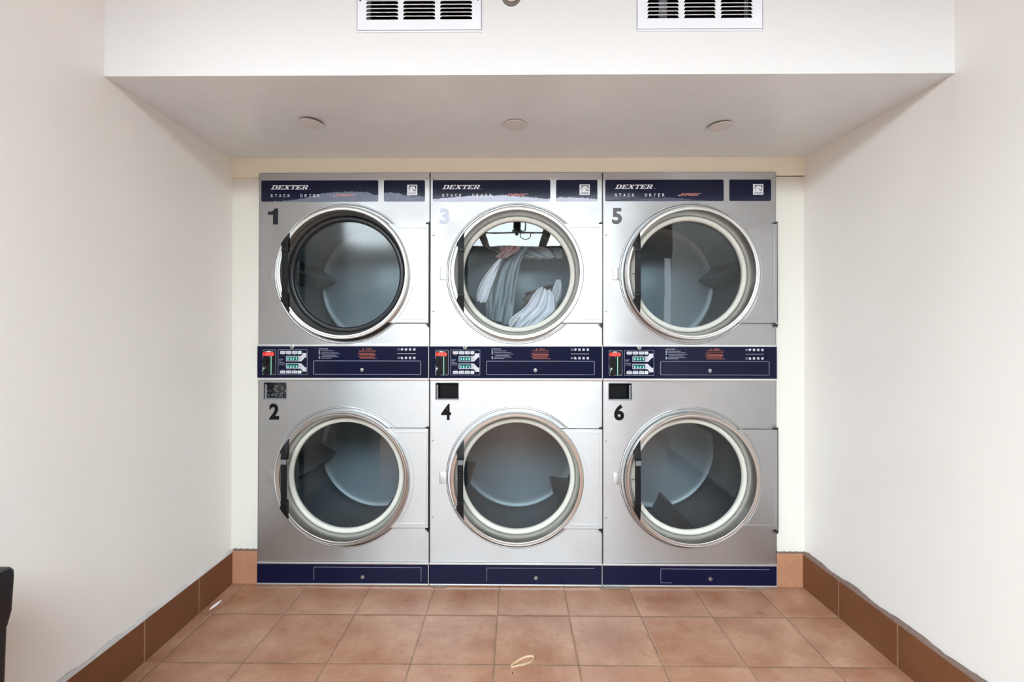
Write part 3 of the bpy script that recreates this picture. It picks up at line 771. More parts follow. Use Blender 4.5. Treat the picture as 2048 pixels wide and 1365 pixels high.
    q = c3(140, 560); slab(bm, [(q[0]-0.0012, q[1]-0.005), (q[0]+0.0016, q[1]-0.003), (q[0]+0.003, q[1]+0.008), (q[0]-0.0012, q[1]+0.010)], y-0.010, y-0.002)
    bmesh.ops.recalc_face_normals(bm, faces=bm.faces)
    finish(bm, 'knob', M_COINKNOB, cp, smooth=35, uvmode='keep')
    bm = bmesh.new(); dashes(bm, *[c3(160, 150)[0], c3(330, 150)[0]], c3(0, 147)[1], 0.0012, y-0.0016, rnd); a = c3(215, 158); b = c3(280, 138); slab(bm, [(a[0], a[1]), (b[0], a[1]), (b[0], b[1]), (a[0], b[1])], y-0.0018, y-0.001)
    for zx, zy in ((135, 130), (365, 130), (135, 622), (368, 618), (258, 258)):
        p = c3(zx, zy); slab(bm, [(p[0]-.0008, p[1]-.0008), (p[0]+.0008, p[1]-.0008), (p[0]+.0008, p[1]+.0008), (p[0]-.0008, p[1]+.0008)], y-0.0020, y-0.001)
    finish(bm, 'lettering', M_WHITE_INK, cp)
    # keypad
    bm = bmesh.new(); a, b = c3(442, 633), c3(1055, 108); outline(bm, rrect_pts(a[0], b[0], a[1], b[1], 0.0012, 2), 0.0011, Y, y); finish(bm, 'outline', M_LINE, cp)
    ink = bmesh.new()
    for row, (za, zb_) in enumerate(((197, 137), (607, 547))):
        for k, (xa, xb) in enumerate(((487, 597), (613, 723), (738, 848), (862, 935))):
            A, B = c3(xa, za), c3(xb, zb_)
            cc = 0.0022
            bm = bmesh.new()
            if k < 3:
                pts = [(A[0]+(cc if row == 0 else 0), A[1]), (B[0], A[1]), (B[0], B[1]), (A[0]+(cc if row == 1 else 0), B[1]), (A[0], B[1]-(cc if row == 1 else 0)), (A[0], A[1]+(cc if row == 0 else 0))]
                pts = [p for n_, p in enumerate(pts) if n_ == 0 or p != pts[n_-1]]
                if pts[0] == pts[-1]: pts.pop()
            else: pts = rrect_pts(A[0], B[0], A[1], B[1], 0.001, 2)
            slab(bm, pts, y-0.0016, y); finish(bm, 'button', M_START if k == 3 else M_BUTTON, cp)
            zc = (A[1]+B[1])/2
            if k < 3:
                slab(ink, [(A[0]+.0035, zc-.001), (A[0]+.0058, zc-.001), (A[0]+.0058, zc+.001), (A[0]+.0035, zc+.001)], y-0.0019, y-0.0015)
                outline(ink, [(A[0]+.0080, zc-.0034), (A[0]+.0086, zc), (A[0]+.0080, zc+.0034)], 0.0011, y-0.0019, y-0.0015, closed=False)
                slab(ink, [(A[0]+.0130, zc-.0008), (A[0]+.0200, zc-.0008), (A[0]+.0200, zc+.0008), (A[0]+.0130, zc+.0008)], y-0.0019, y-0.0015)
            else:
                cxk = (A[0]+B[0])/2; gi = bmesh.new()
                outline(gi, [(cxk+0.0030*math.cos(t*PI/3), zc+0.0032*math.sin(t*PI/3)) for t in range(6)], 0.0014, y-0.0019, y-0.0015)
                finish(gi, 'start_symbol', M_GREENINK, cp)
    finish(ink, 'button_symbol', M_DARK_INK, cp)
    if i == 1:
        A, B = c3(487, 197), c3(540, 137)
        bm = bmesh.new(); lathe(bm, [(0.0003, y-0.0032), (0.0022, y-0.0030), (0.0030, y-0.0016)], (A[0]+B[0])/2, (A[1]+B[1])/2, 16)
        tag(finish(bm, 'indicator_lamp', mat('red_indicator', (0.8, 0.2, 0.2, 1), 0.3, emit=(1, 0.12, 0.12, 1), es=3.0), cp, uvmode='keep'), 'lit red indicator')
    disp = ('0025', '0025') if i != 1 else ('3000', '0025')
    for row, (z0_, z1_) in enumerate(((350, 242), (502, 395))):
        A, B = c3(610, z0_), c3(880, z1_); bm = bmesh.new()
        if row == 0: ar = [(610, 350), (935, 350), (1018, 262), (1040, 274), (1040, 180), (945, 180), (960, 198), (918, 242), (610, 242)]
        else: ar = [(610, 502), (912, 502), (965, 550), (950, 567), (1040, 567), (1040, 472), (1015, 484), (928, 395), (610, 395)]
        lp = [c3(*q) for q in ar]
        add_mesh(bm, curve_mesh([lp], 0.0006), (0, y-0.0003, 0)); finish(bm, 'arrow_surround', M_BUTTON, cp)
        bm = bmesh.new(); a, b = c3(622, z0_-12), c3(872, z1_+12); slab(bm, [(a[0], a[1]), (b[0], a[1]), (b[0], b[1]), (a[0], b[1])], y-0.0014, y)
        tag(finish(bm, 'display', M_TEAL, cp), 'teal digital display')
        bm = bmesh.new(); lo = 0 if row == 0 else -14
        for ch, zx in zip(disp[row], (645, 703, 762, 822)):
            p = c3(zx, z0_-36-lo); seg7(bm, ch, p[0], p[1], 0.0044, 0.0085, y-0.0019, 0.0012, 0.15)
        p = c3(748, z0_-36-lo); slab(bm, [(p[0], p[1]), (p[0]+.001, p[1]), (p[0]+.001, p[1]+.0014), (p[0], p[1]+.0014)], y-0.0019, y-0.0014)
        finish(bm, 'digits', M_TEALSEG, cp)
        bm = bmesh.new()
        for dz in (-12, 12):
            a = c3(884, (z0_+z1_)/2+dz); b = c3(938, 0); dashes(bm, a[0], b[0], a[1], 0.0011, y-0.0011, rnd)
        finish(bm, 'lettering', M_DARK_INK, cp)
    bm = bmesh.new()
    for zy, xe in ((308, 548), (328, 548), (352, 515), (378, 578), (398, 578), (424, 585)): dashes(bm, c3(462, 0)[0], c3(xe, 0)[0], c3(0, zy)[1], 0.0012, Y, rnd)
    for zy in (213, 533):
        for xa, xb in ((515, 575), (630, 722), (757, 818), (872, 920)): dashes(bm, c3(xa, 0)[0], c3(xb, 0)[0], c3(0, zy)[1], 0.0009, Y, rnd)
    finish(bm, 'lettering', M_LINE, cp)
    p = c3(745, 50); lock(cp, p[0], p[1], 0.0098, y-0.0020)
    # instructions, warning, symbols
    bm = bmesh.new(); p = c1(150, 160); join(bm, text_at('INSTRUCTIONS', p[0], p[1], 0.0052, y-0.0006, width=0.0425, offset=0.01))
    for zy, xe in ((183, 395), (208, 470), (233, 498), (256, 442), (281, 475), (305, 355)):
        dashes(bm, c1(182 if zy != 256 else 212, 0)[0], c1(xe, 0)[0], c1(0, zy)[1], 0.0017, Y, rnd)
    for zy in (183, 208, 233, 281, 305):
        p = c1(150, zy); slab(bm, [(p[0], p[1]-.0026), (p[0]+.0052, p[1]-.0026), (p[0]+.0052, p[1]+.0026), (p[0], p[1]+.0026)], Y, y)
    finish(bm, 'lettering', M_LINE, cp)
    bm = bmesh.new(); p = c1(922, 160); join(bm, text_at('WARNING', p[0], p[1], 0.0050, y-0.0006, width=0.027, offset=0.01))
    for zy, xa, xe in ((176, 808, 1082), (199, 815, 1090), (228, 820, 1062), (240, 820, 1082), (252, 820, 1085), (272, 820, 1075), (291, 820, 1058), (307, 820, 1110)):
        dashes(bm, c1(xa, 0)[0], c1(xe, 0)[0], c1(0, zy)[1], 0.0016, Y, rnd)
    p = c1(866, 162); slab(bm, [(p[0], p[1]), (p[0]+.0075, p[1]), (p[0]+.0038, p[1]+.006)], Y, y)
    for zy in (226, 270): p = c1(797, zy); slab(bm, [(p[0], p[1]-.0018), (p[0]+.0036, p[1]-.0018), (p[0]+.0036, p[1]+.0018), (p[0], p[1]+.0018)], Y, y)
    tag(finish(bm, 'lettering', M_ORANGE_INK, cp), 'orange warning text')
    bm = bmesh.new()
    for zy in (160, 298):
        for dz in (-9, 9): dashes(bm, c1(1440, 0)[0], c1(1483, 0)[0], c1(0, zy+dz)[1], 0.0014, Y, rnd)
        p = c1(1498, zy+18); q = c1(1534, zy-18)
        tri = [(p[0], p[1]), (q[0]-.006, p[1]), (q[0], q[1]-.006), (q[0], q[1]), (p[0], q[1])] if zy == 160 else [(p[0], p[1]), (q[0], p[1]), (q[0], p[1]+.004), (p[0]+.005, q[1]), (p[0], q[1])]
        slab(bm, tri, Y, y)
        for zx in (1580, 1648, 1716):
            p = c1(zx-19, zy+19); q = c1(zx+19, zy-19)
            slab(bm, rrect_pts(p[0], q[0], p[1], q[1], 0.0028, 2), Y, y)
    a = c1(1440, 228); b = c1(1738, 228); slab(bm, [(a[0], a[1]-.0008), (b[0], a[1]-.0008), (b[0], a[1]+.0008), (a[0], a[1]+.0008)], Y, y)
    finish(bm, 'cycle_symbols', M_BUTTON, cp)
    bm = bmesh.new()
    for zy in (160, 298):
        for zx in (1580, 1648, 1716):
            p = c1(zx, zy); outline(bm, [(p[0]-.0026, p[1]+.002), (p[0]-.002, p[1]-.0024), (p[0]+.002, p[1]-.0024), (p[0]+.0026, p[1]+.002)], 0.0008, y-0.0009, y-0.0005, closed=False)
    finish(bm, 'button_symbol', M_DARK_INK, cp)
    # control drawer front: raised plate with pale edge line
    a, b = c1(68, 568), c1(1822, 348)
    bm = bmesh.new(); slab(bm, rrect_pts(a[0], b[0], a[1], b[1], 0.0024), y-0.0012, y); ac = finish(bm, 'access_panel', M_NAVY, T)
    bm = bmesh.new(); outline(bm, rrect_pts(a[0], b[0], a[1], b[1], 0.0026), 0.0014, y-0.0018, y); finish(bm, 'outline', M_LINE, ac)
    p = c1(862, 497); lock(ac, p[0], p[1], 0.0086, y-0.0012)
    # coin return cup
    x0_, x1_, z0_, z1_ = cup
    bm = bmesh.new()
    yb = 0.035
    for q in (((x0_, 0, z0_), (x1_, 0, z0_), (x1_-.004, yb, z0_+.006), (x0_+.012, yb, z0_+.006)), ((x0_, 0, z1_), (x0_+.012, yb, z1_-.004), (x1_-.004, yb, z1_-.004), (x1_, 0, z1_)),
              ((x0_, 0, z0_), (x0_+.012, yb, z0_+.006), (x0_+.012, yb, z1_-.004), (x0_, 0, z1_)), ((x1_, 0, z0_), (x1_, 0, z1_), (x1_-.004, yb, z1_-.004), (x1_-.004, yb, z0_+.006)),
              ((x0_+.012, yb, z0_+.006), (x1_-.004, yb, z0_+.006), (x1_-.004, yb, z1_-.004), (x0_+.012, yb, z1_-.004))):
        bm.faces.new([bm.verts.new(p) for p in q])
    bmesh.ops.remove_doubles(bm, verts=bm.verts, dist=1e-6)
    cupm = M_CUP
    if i == 0:
        cupm = mat('scratched_cup_plastic', (0.012, 0.012, 0.013, 1), 0.3); t = NT(cupm); tc = t.new('ShaderNodeTexCoord').outputs['Object']
        sc_ = t.ramp(t.noise(tc, 90, 6, 0.75), 0.55, 0.62)
        cupm.node_tree.links.new(t.mix(sc_, (0.010, 0.010, 0.012, 1), (0.42, 0.43, 0.45, 1)), bsdf(cupm).inputs['Base Color'])
    cu = finish(bm, 'coin_return', cupm, T)
    if i == 0: cu['label'] = 'scratched black coin return cup'
    bm = bmesh.new(); outline(bm, rrect_pts(x0_, x1_, z0_, z1_, 0.005), 0.0026, -0.0022, 0.002)
    if i < 2: box(bm, x0_+.003, x0_+.011, 0.004, 0.010, z0_+.004, z1_-.010, 0.001)
    else: box(bm, x1_-.011, x1_-.003, 0.004, 0.010, z0_+.004, z1_-.010, 0.001)
    box(bm, x0_+.004, x1_-.002, 0.001, 0.006, z0_, z0_+.0045, 0.001)
    finish(bm, 'cup_lip', M_CUP_LIP, cu)
    # ---- kick panel
    y = -0.004
    bm = bmesh.new(); box(bm, -0.3990, 0.3975, y, 0.02, 0.010, 0.1015, 0.001); kp = finish(bm, 'kick_panel', M_NAVY, T)
    bm = bmesh.new(); box(bm, -0.3990, 0.3980, y-0.002, 0.02, 0.1000, 0.1085, 0.001); finish(bm, 'edge_trim', M_TRIM, kp)
    bm = bmesh.new(); box(bm, -0.3990, 0.3980, y-0.003, 0.02, 0.0045, 0.0115, 0.001); box(bm, 0.3955, 0.3985, y-0.002, 0.02, 0.009, 0.102, 0.0006); finish(bm, 'edge_trim', M_TRIM, kp)
    bm = bmesh.new()
    xl, xr_ = X(974.5), X(1189); zt = Zm(1134.6)
    if i == 0: pl = [(xl, Zm(1160)), (xl, zt), (xr_, zt), (xr_, Zm(1162))]
    elif i == 1: pl = [(xl, Zm(1161)), (xl, zt), (xr_, zt)]
    else: pl = [(xl+.05, Zm(1162)), (xl, Zm(1162)), (xl, zt), (xr_, zt)]
    outline(bm, pl, 0.0011, y-0.0006, y, closed=False); finish(bm, 'outline', M_LINE, kp)
    lock(kp, X(1072.3), Zm(1153.4), 0.0088, y)
    for xx in (-0.34, 0.34):
        bm = bmesh.new(); cyl(bm, (xx, 0.06, 0.0), (xx, 0.06, 0.014), 0.02, 20); cyl(bm, (xx, 0.94, 0.0), (xx, 0.94, 0.014), 0.02, 20)
        finish(bm, 'levelling_foot', M_BLACKGAP, T)
    return T

DARK = ('dark grey', (0.022, 0.024, 0.032, 1)); PALE = ('pale blue', (0.60, 0.68, 0.78, 1)); GREY = ('mid grey', (0.14, 0.14, 0.145, 1)); BLK = ('black', (0.006, 0.006, 0.006, 1))  # flat base tone of each number decal
film0 = film_glare_mat('lifting_film_glare_left', [(0, 0.0), (0.10, 0.004), (0.22, 0.020), (0.30, 0.040), (0.50, 0.046), (0.56, 0.030), (0.60, 0.044), (0.70, 0.030), (1.0, 0.016)], (0.23, 0.26, 0.36, 1), 0.62)
film1 = film_glare_mat('lifting_film_glare_middle', [(0, 0.010), (0.10, 0.020), (0.30, 0.030), (0.45, 0.022), (0.56, 0.014), (0.60, 0.020), (0.80, 0.012), (1.0, 0.010)], (0.55, 0.60, 0.74, 1), 1.0)
film2 = film_glare_mat('lifting_film_glare_right', [(0, 0.002), (0.15, 0.012), (0.24, 0.018), (0.34, 0.016), (0.45, 0.006), (0.56, 0.0), (0.8, 0.0), (1.0, 0.0)], (0.10, 0.11, 0.18, 1), 0.6)
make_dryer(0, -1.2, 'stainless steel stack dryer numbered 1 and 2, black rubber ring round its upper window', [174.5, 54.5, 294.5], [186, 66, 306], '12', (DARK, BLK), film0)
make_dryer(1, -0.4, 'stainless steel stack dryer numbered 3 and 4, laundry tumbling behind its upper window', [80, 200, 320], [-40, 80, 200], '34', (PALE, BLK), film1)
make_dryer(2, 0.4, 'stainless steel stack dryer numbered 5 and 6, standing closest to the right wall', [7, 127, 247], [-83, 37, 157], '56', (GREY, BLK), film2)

# ================================================================== LAUNDRY in the running drum
def cloth(name, rows, m, label, cat, nu=64, nv=90, folds=7, amp=0.018, seed=1, group=None):
    """rows: (centre xyz, half-width vector xyz) down the length; folded sheet with thickness"""
    rnd = random.Random(seed); ph = [rnd.uniform(0, 6.28) for _ in range(6)]
    bm = bmesh.new(); G = []
    n = len(rows)-1
    def cr(p0, p1, p2, p3, t): return 0.5*((2*p1)+(-p0+p2)*t+(2*p0-5*p1+4*p2-p3)*t*t+(-p0+3*p1-3*p2+p3)*t**3)
    C = [Vector(r[0]) for r in rows]; Wd = [Vector(r[1]) for r in rows]
    for j in range(nv+1):
        s = j/nv*n; k = min(int(s), n-1); t = s-k
        g = lambda A: cr(A[max(k-1, 0)], A[k], A[k+1], A[min(k+2, n)], t)
        c, wv = g(C), g(Wd); row = []
        for a in range(nu+1):
            u = a/nu*2-1; v = j/nv
            nd = Vector((0.15, -1, 0.1)).normalized()
            f = math.sin(u*folds+ph[0]+1.6*math.sin(v*4+ph[1]))*amp + math.sin(u*folds*2.3+ph[2]+v*3)*amp*0.45 + math.sin(v*9+u*4+ph[3])*amp*0.35+math.sin(v*23+u*11+ph[4])*amp*0.12
            e = 1+0.10*math.sin(v*11+ph[5]+(2 if u > 0 else 0))
            row.append(bm.verts.new(c+wv*u*e+nd*f))
        G.append(row)
    for j in range(nv):
        for a in range(nu): bm.faces.new((G[j][a], G[j][a+1], G[j+1][a+1], G[j+1][a]))
    o = finish(bm, name, m, None, smooth=True)
    sd = o.modifiers.new('thickness', 'SOLIDIFY'); sd.thickness = 0.003
    return tag(o, label, cat, group)
def P(zx, zy, d):   # point behind the running dryer's glass, measured there, d metres behind the front plane
    px, py = 850+zx/3.69, 330+zy/3.69
    k = (2.218+d)/957.9
    return Vector(((px-1033)*k+0.0017-0.0, d, 1.1616+(670-py)*k))
def fabric(name, c):
    m = mat(name, c, 0.85); t = NT(m); tc = t.new('ShaderNodeTexCoord').outputs['Object']
    m.node_tree.links.new(t.bump(t.noise(tc, 28, 4), 0.5, 0.008), bsdf(m).inputs['Normal'])
    bsdf(m).inputs['Sheen Weight'].default_value = 0.2; return m
F_WHITE = fabric('white_cotton', (0.86, 0.88, 0.95, 1)); F_GREY = fabric('grey_blue_cotton', (0.30, 0.36, 0.40, 1)); F_PINK = fabric('dull_rose_cotton', (0.36, 0.20, 0.20, 1)); F_PALE = fabric('pale_grey_cotton', (0.58, 0.64, 0.68, 1)); F_BROWN = fabric('taupe_cotton', (0.20, 0.15, 0.15, 1))
def R_(pts, d):
    out = []
    for (ax, ay), (bx, by), dd in pts:
        A, B = P(ax, ay, dd), P(bx, by, dd); out.append(((A+B)/2, (B-A)/2))
    return out
cloth('garment', R_([((850, 905), (915, 930), .20), ((790, 975), (960, 985), .17), ((735, 1040), (960, 1060), .16), ((680, 1100), (930, 1110), .15), ((625, 1160), (890, 1165), .14), ((600, 1200), (840, 1205), .14)], 0), F_WHITE,
      'white garment lying crumpled at the bottom of the numbered 3 drum', 'clothes', folds=9, amp=0.016, seed=3, group='laundry tumbling in the running dryer')
cloth('garment', R_([((965, 850), (1000, 850), .26), ((940, 940), (1010, 920), .24), ((910, 1020), (985, 1010), .22), ((880, 1090), (970, 1060), .2)], 0), F_WHITE,
      'narrow white twist of cloth rising at the right side of the numbered 3 drum', 'clothes', folds=6, amp=0.010, seed=5, group='laundry tumbling in the running dryer')
cloth('garment', R_([((620, 610), (790, 600), .30), ((560, 680), (730, 680), .27), ((510, 760), (690, 780), .25), ((480, 860), (680, 880), .23), ((455, 960), (680, 1000), .21), ((440, 1060), (660, 1090), .2), ((450, 1130), (620, 1190), .2)], 0), F_GREY,
      'long grey blue garment falling in folds through the numbered 3 drum', 'clothes', folds=9, amp=0.022, seed=8, group='laundry tumbling in the running dryer')
cloth('garment', R_([((545, 690), (570, 700), .20), ((450, 800), (525, 800), .19), ((405, 890), (500, 880), .18), ((375, 965), (470, 960), .18), ((385, 1010), (440, 1020), .18)], 0), F_WHITE,
      'white sock-like strip of cloth at the left of the numbered 3 drum', 'clothes', folds=4, amp=0.010, seed=12, group='laundry tumbling in the running dryer')
cloth('garment', R_([((430, 560), (700, 540), .42), ((470, 620), (800, 590), .40), ((560, 660), (980, 620), .38), ((760, 690), (1020, 690), .36)], 0), F_PALE,
      'pale grey garment flung along the top of the numbered 3 drum', 'clothes', folds=11, amp=0.02, seed=21, group='laundry tumbling in the running dryer')
cloth('garment', R_([((740, 945), (860, 900), .34), ((730, 985), (1000, 880), .34), ((720, 1030), (960, 960), .33)], 0), F_BROWN,
      'dull taupe garment behind the white one in the numbered 3 drum', 'clothes', folds=5, amp=0.012, seed=30, group='laundry tumbling in the running dryer')
cloth('garment', R_([((560, 600), (720, 590), .19), ((550, 640), (690, 630), .19), ((520, 690), (610, 690), .18)], 0), F_PINK,
      'dull rose cloth at the upper left of the numbered 3 drum', 'clothes', folds=5, amp=0.010, seed=33, group='laundry tumbling in the running dryer')

# ================================================================== VENTS, PIPE, CAPS
def vent(x0, x1, label, sc_y, trap):
    wd = x1-x0; t = thing('air_vent', label, 'vent', ((x0+x1)/2, YS, VZ0-0.006), 'air grilles on the soffit')
    h = VZ1-VZ0+0.012; hw = wd/2; fm = 0.0300 if not trap else 0.0315
    # face with slots
    cw = (wd-2*fm-2*0.0165)/3 if not trap else (wd-2*fm-2*0.014)/3
    gap = (wd-2*fm-3*cw)/2; z0 = 0.038; pitch = 0.01235; rows = int((h-2*z0+0.004)/pitch)
    bm = bmesh.new()
    yf, yb = -0.0065, -0.0053
    cols = [(-hw+fm+k*(cw+gap), -hw+fm+k*(cw+gap)+cw) for k in range(3)]
    top = z0+rows*pitch
    box(bm, -hw, hw, yf, yb, 0.0055, z0, 0.0); box(bm, -hw, hw, yf, yb, top, h-0.0055)
    box(bm, -hw, cols[0][0], yf, yb, z0, top); box(bm, cols[0][1], cols[1][0], yf, yb, z0, top); box(bm, cols[1][1], cols[2][0], yf, yb, z0, top); box(bm, cols[2][1], hw, yf, yb, z0, top)
    # rolled lip and side returns
    box(bm, -hw, -hw+0.0012, yf, 0, 0.002, h-0.002); box(bm, hw-0.0012, hw, yf, 0, 0.002, h-0.002)
    box(bm, -hw-0.001, hw+0.001, yf+0.003, 0, 0.0, 0.0062, 0.001); box(bm, -hw-0.001, hw+0.001, yf+0.003, 0, h-0.0062, h, 0.001)
    finish(bm, 'frame', M_VENT, t)
    for a, b in cols:
        bm = bmesh.new()
        for r in range(rows):
            z = z0+r*pitch
            # stamped blade: front lip at the slot's top, leaning down and inwards, with slanted cheeks
            zt = z+pitch; d = 0.010; e = 0.0045
            if r < rows-1: box(bm, a-0.001, b+0.001, yf, yb, zt-0.0024, zt)
            v = [bm.verts.new(p) for p in ((a, yf+0.001, zt-0.001), (b, yf+0.001, zt-0.001), (b-e, d, zt+0.0095), (a+e, d, zt+0.0095))]
            bm.faces.new(v)
            for sx, s in ((a, 1), (b, -1)):
                if trap: tri = [(sx, yf+0.0005, z), (sx+s*0.0055, yf+0.0005, zt-0.0020), (sx, yf+0.0005, zt-0.0020)]
                else: tri = [(sx, yf+0.0005, zt-0.0055), (sx+s*0.008, yf+0.0005, zt-0.0022), (sx, yf+0.0005, zt-0.0020)]
                bm.faces.new([bm.verts.new(p) for p in (tri if s > 0 else tri[::-1])])
        finish(bm, 'louver', M_VENT, t)
    # grey damper bars behind
    bm = bmesh.new()
    if trap: box(bm, cols[0][0]+0.044, cols[0][0]+0.070, 0.016, 0.02, 0.03, h-0.04); finish(bm, 'damper', mat('galvanised_damper', (0.45, 0.46, 0.5, 1), 0.4, 0.6), t); bm = bmesh.new(); box(bm, cols[2][1]-0.016, cols[2][1]-0.004, 0.014, 0.018, 0.03, h-0.04)
    else: box(bm, cols[0][0]-0.004, cols[0][0]+0.008, 0.012, 0.016, 0.03, h-0.04)
    finish(bm, 'damper', mat('galvanised_damper', (0.45, 0.46, 0.5, 1), 0.4, 0.6), t)
    # lint clinging to the blades
    rnd = random.Random(int(x0*1000)); bm = bmesh.new()
    for _ in range(150):
        k = rnd.choice((1, 1, 2, 2, 0)); a, b = cols[k]; r = rnd.choice((1, 1, 2, 2, 2, 3, 4)); xx = rnd.uniform(a+0.002, b-0.006); zz = z0+r*pitch-0.0005
        s = rnd.uniform(0.0007, 0.0016); L = rnd.uniform(0.001, 0.005)
        box(bm, xx, xx+L, yf-0.001, yf+0.002, zz-s, zz+s*0.6)
    tag(finish(bm, 'lint', M_DUST, t), 'grey lint on the blades', kind='stuff')
    for xx in (-hw+0.0105, hw-0.0110):
        o = screw(t, xx, 2.2225-(VZ0-0.006), 0.0036, yf, mat('dark_screw', (0.1, 0.1, 0.1, 1), 0.4, 0.8))
vent(*VENTS[0], 'white louvred air grille on the soffit, left of the pipe stub', 1, False)
vent(*VENTS[1], 'white louvred air grille on the soffit, right of the pipe stub', 1, True)
t = thing('sprinkler', 'rusty red and grey pipe stub poking from the soffit between the two vents', 'sprinkler', (-0.0155, YS, 2.2345))
bm = bmesh.new(); lathe(bm, [(0.0295, 0.0), (0.0290, -0.003), (0.0265, -0.0045), (0.0235, -0.004), (0.0210, -0.010)], 0, 0, 40)
for f in bm.faces: pass
finish(bm, 'escutcheon', caulk('grimy_plate', srgb(120, 118, 110)), t, smooth=40, uvmode='keep')
bm = bmesh.new(); lathe(bm, [(0.0300, -0.0002), (0.0300, -0.0012), (0.0285, -0.0012)], 0, 0, 40); finish(bm, 'gap_ring', M_BLACKGAP, t, uvmode='keep')
bm = bmesh.new(); lathe(bm, [(0.0215, -0.006), (0.0205, -0.0115), (0.0185, -0.0125), (0.0175, -0.010)], 0, 0, 40); finish(bm, 'pink_ring', mat('pinkish_white_ring', (0.75, 0.6, 0.57, 1), 0.5), t, smooth=40, uvmode='keep')
bm = bmesh.new(); lathe(bm, [(0.0178, -0.004), (0.0172, -0.020), (0.010, -0.030), (0.0004, -0.031)], 0, 0, 32); finish(bm, 'red_plug', mat('rusty_red_paint', (0.17, 0.045, 0.04, 1), 0.5), t, smooth=40, uvmode='keep')

CAPS = [(-0.7916, -0.3787, 0.10, 'tilted off-white round cover plate on the soffit underside, leftmost of the three'),
        (-0.0047, -0.3515, 0.0, 'off-white round cover plate on the soffit underside, in the middle of the three'),
        (0.8014, -0.3372, -0.05, 'off-white round cover plate on the soffit underside, rightmost of the three')]
base = None
for k, (x, yy, tilt, lab) in enumerate(CAPS):
    if base is None:
        t = thing('cover_plate', lab, 'cover plate', (x, yy, Z_S), 'round cover plates under the soffit')
        bm = bmesh.new(); cyl(bm, (0, 0, -0.0070), (0, 0, -0.0025), 0.0455, 56); bmesh.ops.bevel(bm, geom=[e for e in bm.edges if len(e.link_faces) == 2 and e.calc_face_angle(0) > 1], offset=0.0012, segments=2, affect='EDGES')
        finish(bm, 'disc', M_CAP, t, smooth=35)
        bm = bmesh.new(); cyl(bm, (0, 0, -0.0030), (0, 0, -0.0001), 0.041, 40); finish(bm, 'neck', M_BLACKGAP, t, smooth=35)
        t.rotation_euler = (0, tilt, 0); t.location.z -= 0.0045; base = t
    else:
        t = base.copy(); COL.objects.link(t)
        for ch in list(base.children): c = ch.copy(); COL.objects.link(c); c.parent = t
        t.location = (x, yy, Z_S-0.045*abs(math.sin(tilt))); t.rotation_euler = (0, tilt, 0); t['label'] = lab

# ================================================================== FLOOR BITS
# loose loop of tape / rubber band
pts = [(-0.060, -0.060), (-0.050, -0.048), (-0.020, -0.020), (0.004, -0.001), (0.022, 0.006), (0.040, 0.008), (0.050, 0.001), (0.048, -0.012), (0.034, -0.030), (0.012, -0.046), (-0.020, -0.056), (-0.045, -0.066), (-0.058, -0.070)]
bm = bmesh.new(); V = []; N = 72
cxy = (0.028, -0.492)
for k in range(N):
    s = k/N*len(pts); a = int(s) % len(pts); f = s-int(s)
    q = [Vector(pts[(a+d) % len(pts)]) for d in (-1, 0, 1, 2)]
    p = 0.5*((2*q[1])+(-q[0]+q[2])*f+(2*q[0]-5*q[1]+4*q[2]-q[3])*f*f+(-q[0]+3*q[1]-3*q[2]+q[3])*f**3)*0.72
    nrm = Vector((p.x+0.004, p.y+0.024)).normalized(); hgt = 0.007
    V.append([bm.verts.new((cxy[0]+p.x+nrm.x*o_, cxy[1]+p.y+nrm.y*o_, z)) for o_, z in ((0, 0.0005), (0.0012, 0.0005), (0.0022, hgt), (0.0010, hgt))])
for k in range(N):
    A, B = V[k], V[(k+1) % N]
    for j in range(4): bm.faces.new((A[j], B[j], B[(j+1) % 4], A[(j+1) % 4]))
bmesh.ops.recalc_face_normals(bm, faces=bm.faces)
tag(finish(bm, 'rubber_band', mat('beige_rubber', (0.62, 0.46, 0.30, 1), 0.5), smooth=40), 'beige elastic loop lying on the floor tiles in front of the middle dryer', 'rubber band')
# white lint scrap by the left skirting
bm = bmesh.new(); n = 16; V = []
for k in range(n+1):
    s = k/n; wv = 0.008*math.sin(PI*s)**0.7+0.0004; x = -1.291+0.03*s*0.2; yv = -0.205+0.075*s
    V.append([bm.verts.new(p) for p in ((x-wv, yv, 0.0006), (x, yv, 0.0006+0.35*wv), (x+wv, yv, 0.0006))])
for k in range(n):
    for j in range(2): bm.faces.new((V[k][j], V[k][j+1], V[k+1][j+1], V[k+1][j]))
tag(finish(bm, 'paper_scrap', mat('white_paper', (0.85, 0.85, 0.88, 1), 0.7), smooth=True), 'small white scrap on the floor against the left skirting', 'scrap')
# shims under the machines
for x0_, x1_, yf, lab in ((-0.385, -0.325, -0.016, 'thin grey shim wedged under the left corner of the middle dryer'), (0.385, 0.52, -0.022, 'thin grey shim sticking out between the middle and right dryers'), (1.05, 1.16, -0.012, 'thin grey shim under the right corner of the right dryer')):
    bm = bmesh.new(); box(bm, x0_, x1_, yf, 0.05, 0.0005, 0.004, 0.0008)
    tag(finish(bm, 'shim', mat('grey_shim', (0.20, 0.16, 0.13, 1), 0.7)), lab, 'shim', 'shims under the dryers')
# dark crumb on the floor
bm = bmesh.new(); bmesh.ops.create_icosphere(bm, subdivisions=2, radius=0.0022, matrix=Matrix.Translation((-0.0105, -0.570, 0.0018)) @ Matrix.Diagonal((0.8, 2.0, 0.8, 1)))
tag(finish(bm, 'crumb', M_BLACKGAP, smooth=True), 'tiny dark crumb on the floor tile below the elastic loop', 'crumb')

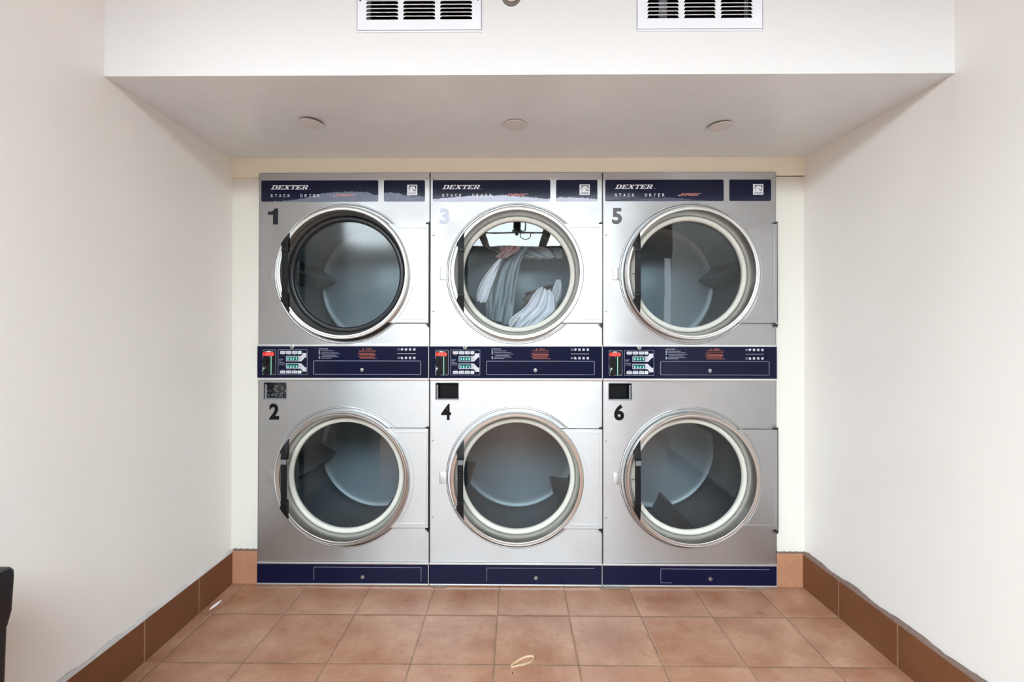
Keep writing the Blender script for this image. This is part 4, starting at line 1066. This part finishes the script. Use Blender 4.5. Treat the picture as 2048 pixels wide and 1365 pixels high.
# black bin by the left wall
t = thing('trash_bin', 'black plastic bin standing against the left wall, cut off by the picture edge', 'bin', (-1.175, -1.385, 0))
bm = bmesh.new()
def rloop(z, hx, hy, r=0.03, n=6):
    return [bm.verts.new((px, py, z)) for px, py in rrect_pts(-hx, hx, -hy, hy, r, n)]
L = [rloop(z, a, b, r) for z, a, b, r in ((0.004, 0.113, 0.15, 0.02), (0.02, 0.116, 0.155, 0.02), (0.555, 0.1215, 0.161, 0.014))]
for A, B in zip(L, L[1:]):
    for k in range(len(A)): bm.faces.new((A[k], A[(k+1) % len(A)], B[(k+1) % len(B)], B[k]))
bm.faces.new(L[0][::-1]); bm.faces.new(L[-1])
finish(bm, 'bin_body', M_BLACKPL, t, smooth=50)
bm = bmesh.new()
L = [rloop(z, a, b, r) for z, a, b, r in ((0.556, 0.1225, 0.162, 0.014), (0.585, 0.1262, 0.166, 0.013), (0.655, 0.1280, 0.168, 0.012), (0.668, 0.1275, 0.1675, 0.012), (0.674, 0.1240, 0.164, 0.011), (0.676, 0.11, 0.15, 0.011))]
for A, B in zip(L, L[1:]):
    for k in range(len(A)): bm.faces.new((A[k], A[(k+1) % len(A)], B[(k+1) % len(B)], B[k]))
bm.faces.new(L[0][::-1]); bm.faces.new(L[-1])
finish(bm, 'bin_lid', M_BLACKPL, t, smooth=50)

# ceiling-hung fixture seen only as a reflection
t = thing('hanging_bracket', 'dark ceiling bracket with a cable loop, seen only as a reflection in dryer 3', 'bracket', (0.01, -2.75, CEIL))
bm = bmesh.new(); cyl(bm, (0, 0, -0.0), (0, 0, -0.36), 0.02, 16); cyl(bm, (0, 0, -0.2), (0, 0, -0.30), 0.045, 16); cyl(bm, (-0.06, 0, -0.31), (0.06, 0, -0.31), 0.012, 10)
finish(bm, 'pole', M_BLACKPL, t, smooth=40)
bm = bmesh.new()
pr = None
for k in range(25):
    a = PI*1.6*k/24; p = Vector((0.10+0.06*math.cos(a+PI/2), 0, -0.36+0.05*math.sin(a+PI/2)))
    if pr is not None: cyl(bm, pr, p, 0.005, 8)
    pr = p
cyl(bm, (0.1, 0, 0), (0.1, 0, -0.31), 0.008, 8)
finish(bm, 'cable', M_BLACKPL, t, smooth=40)
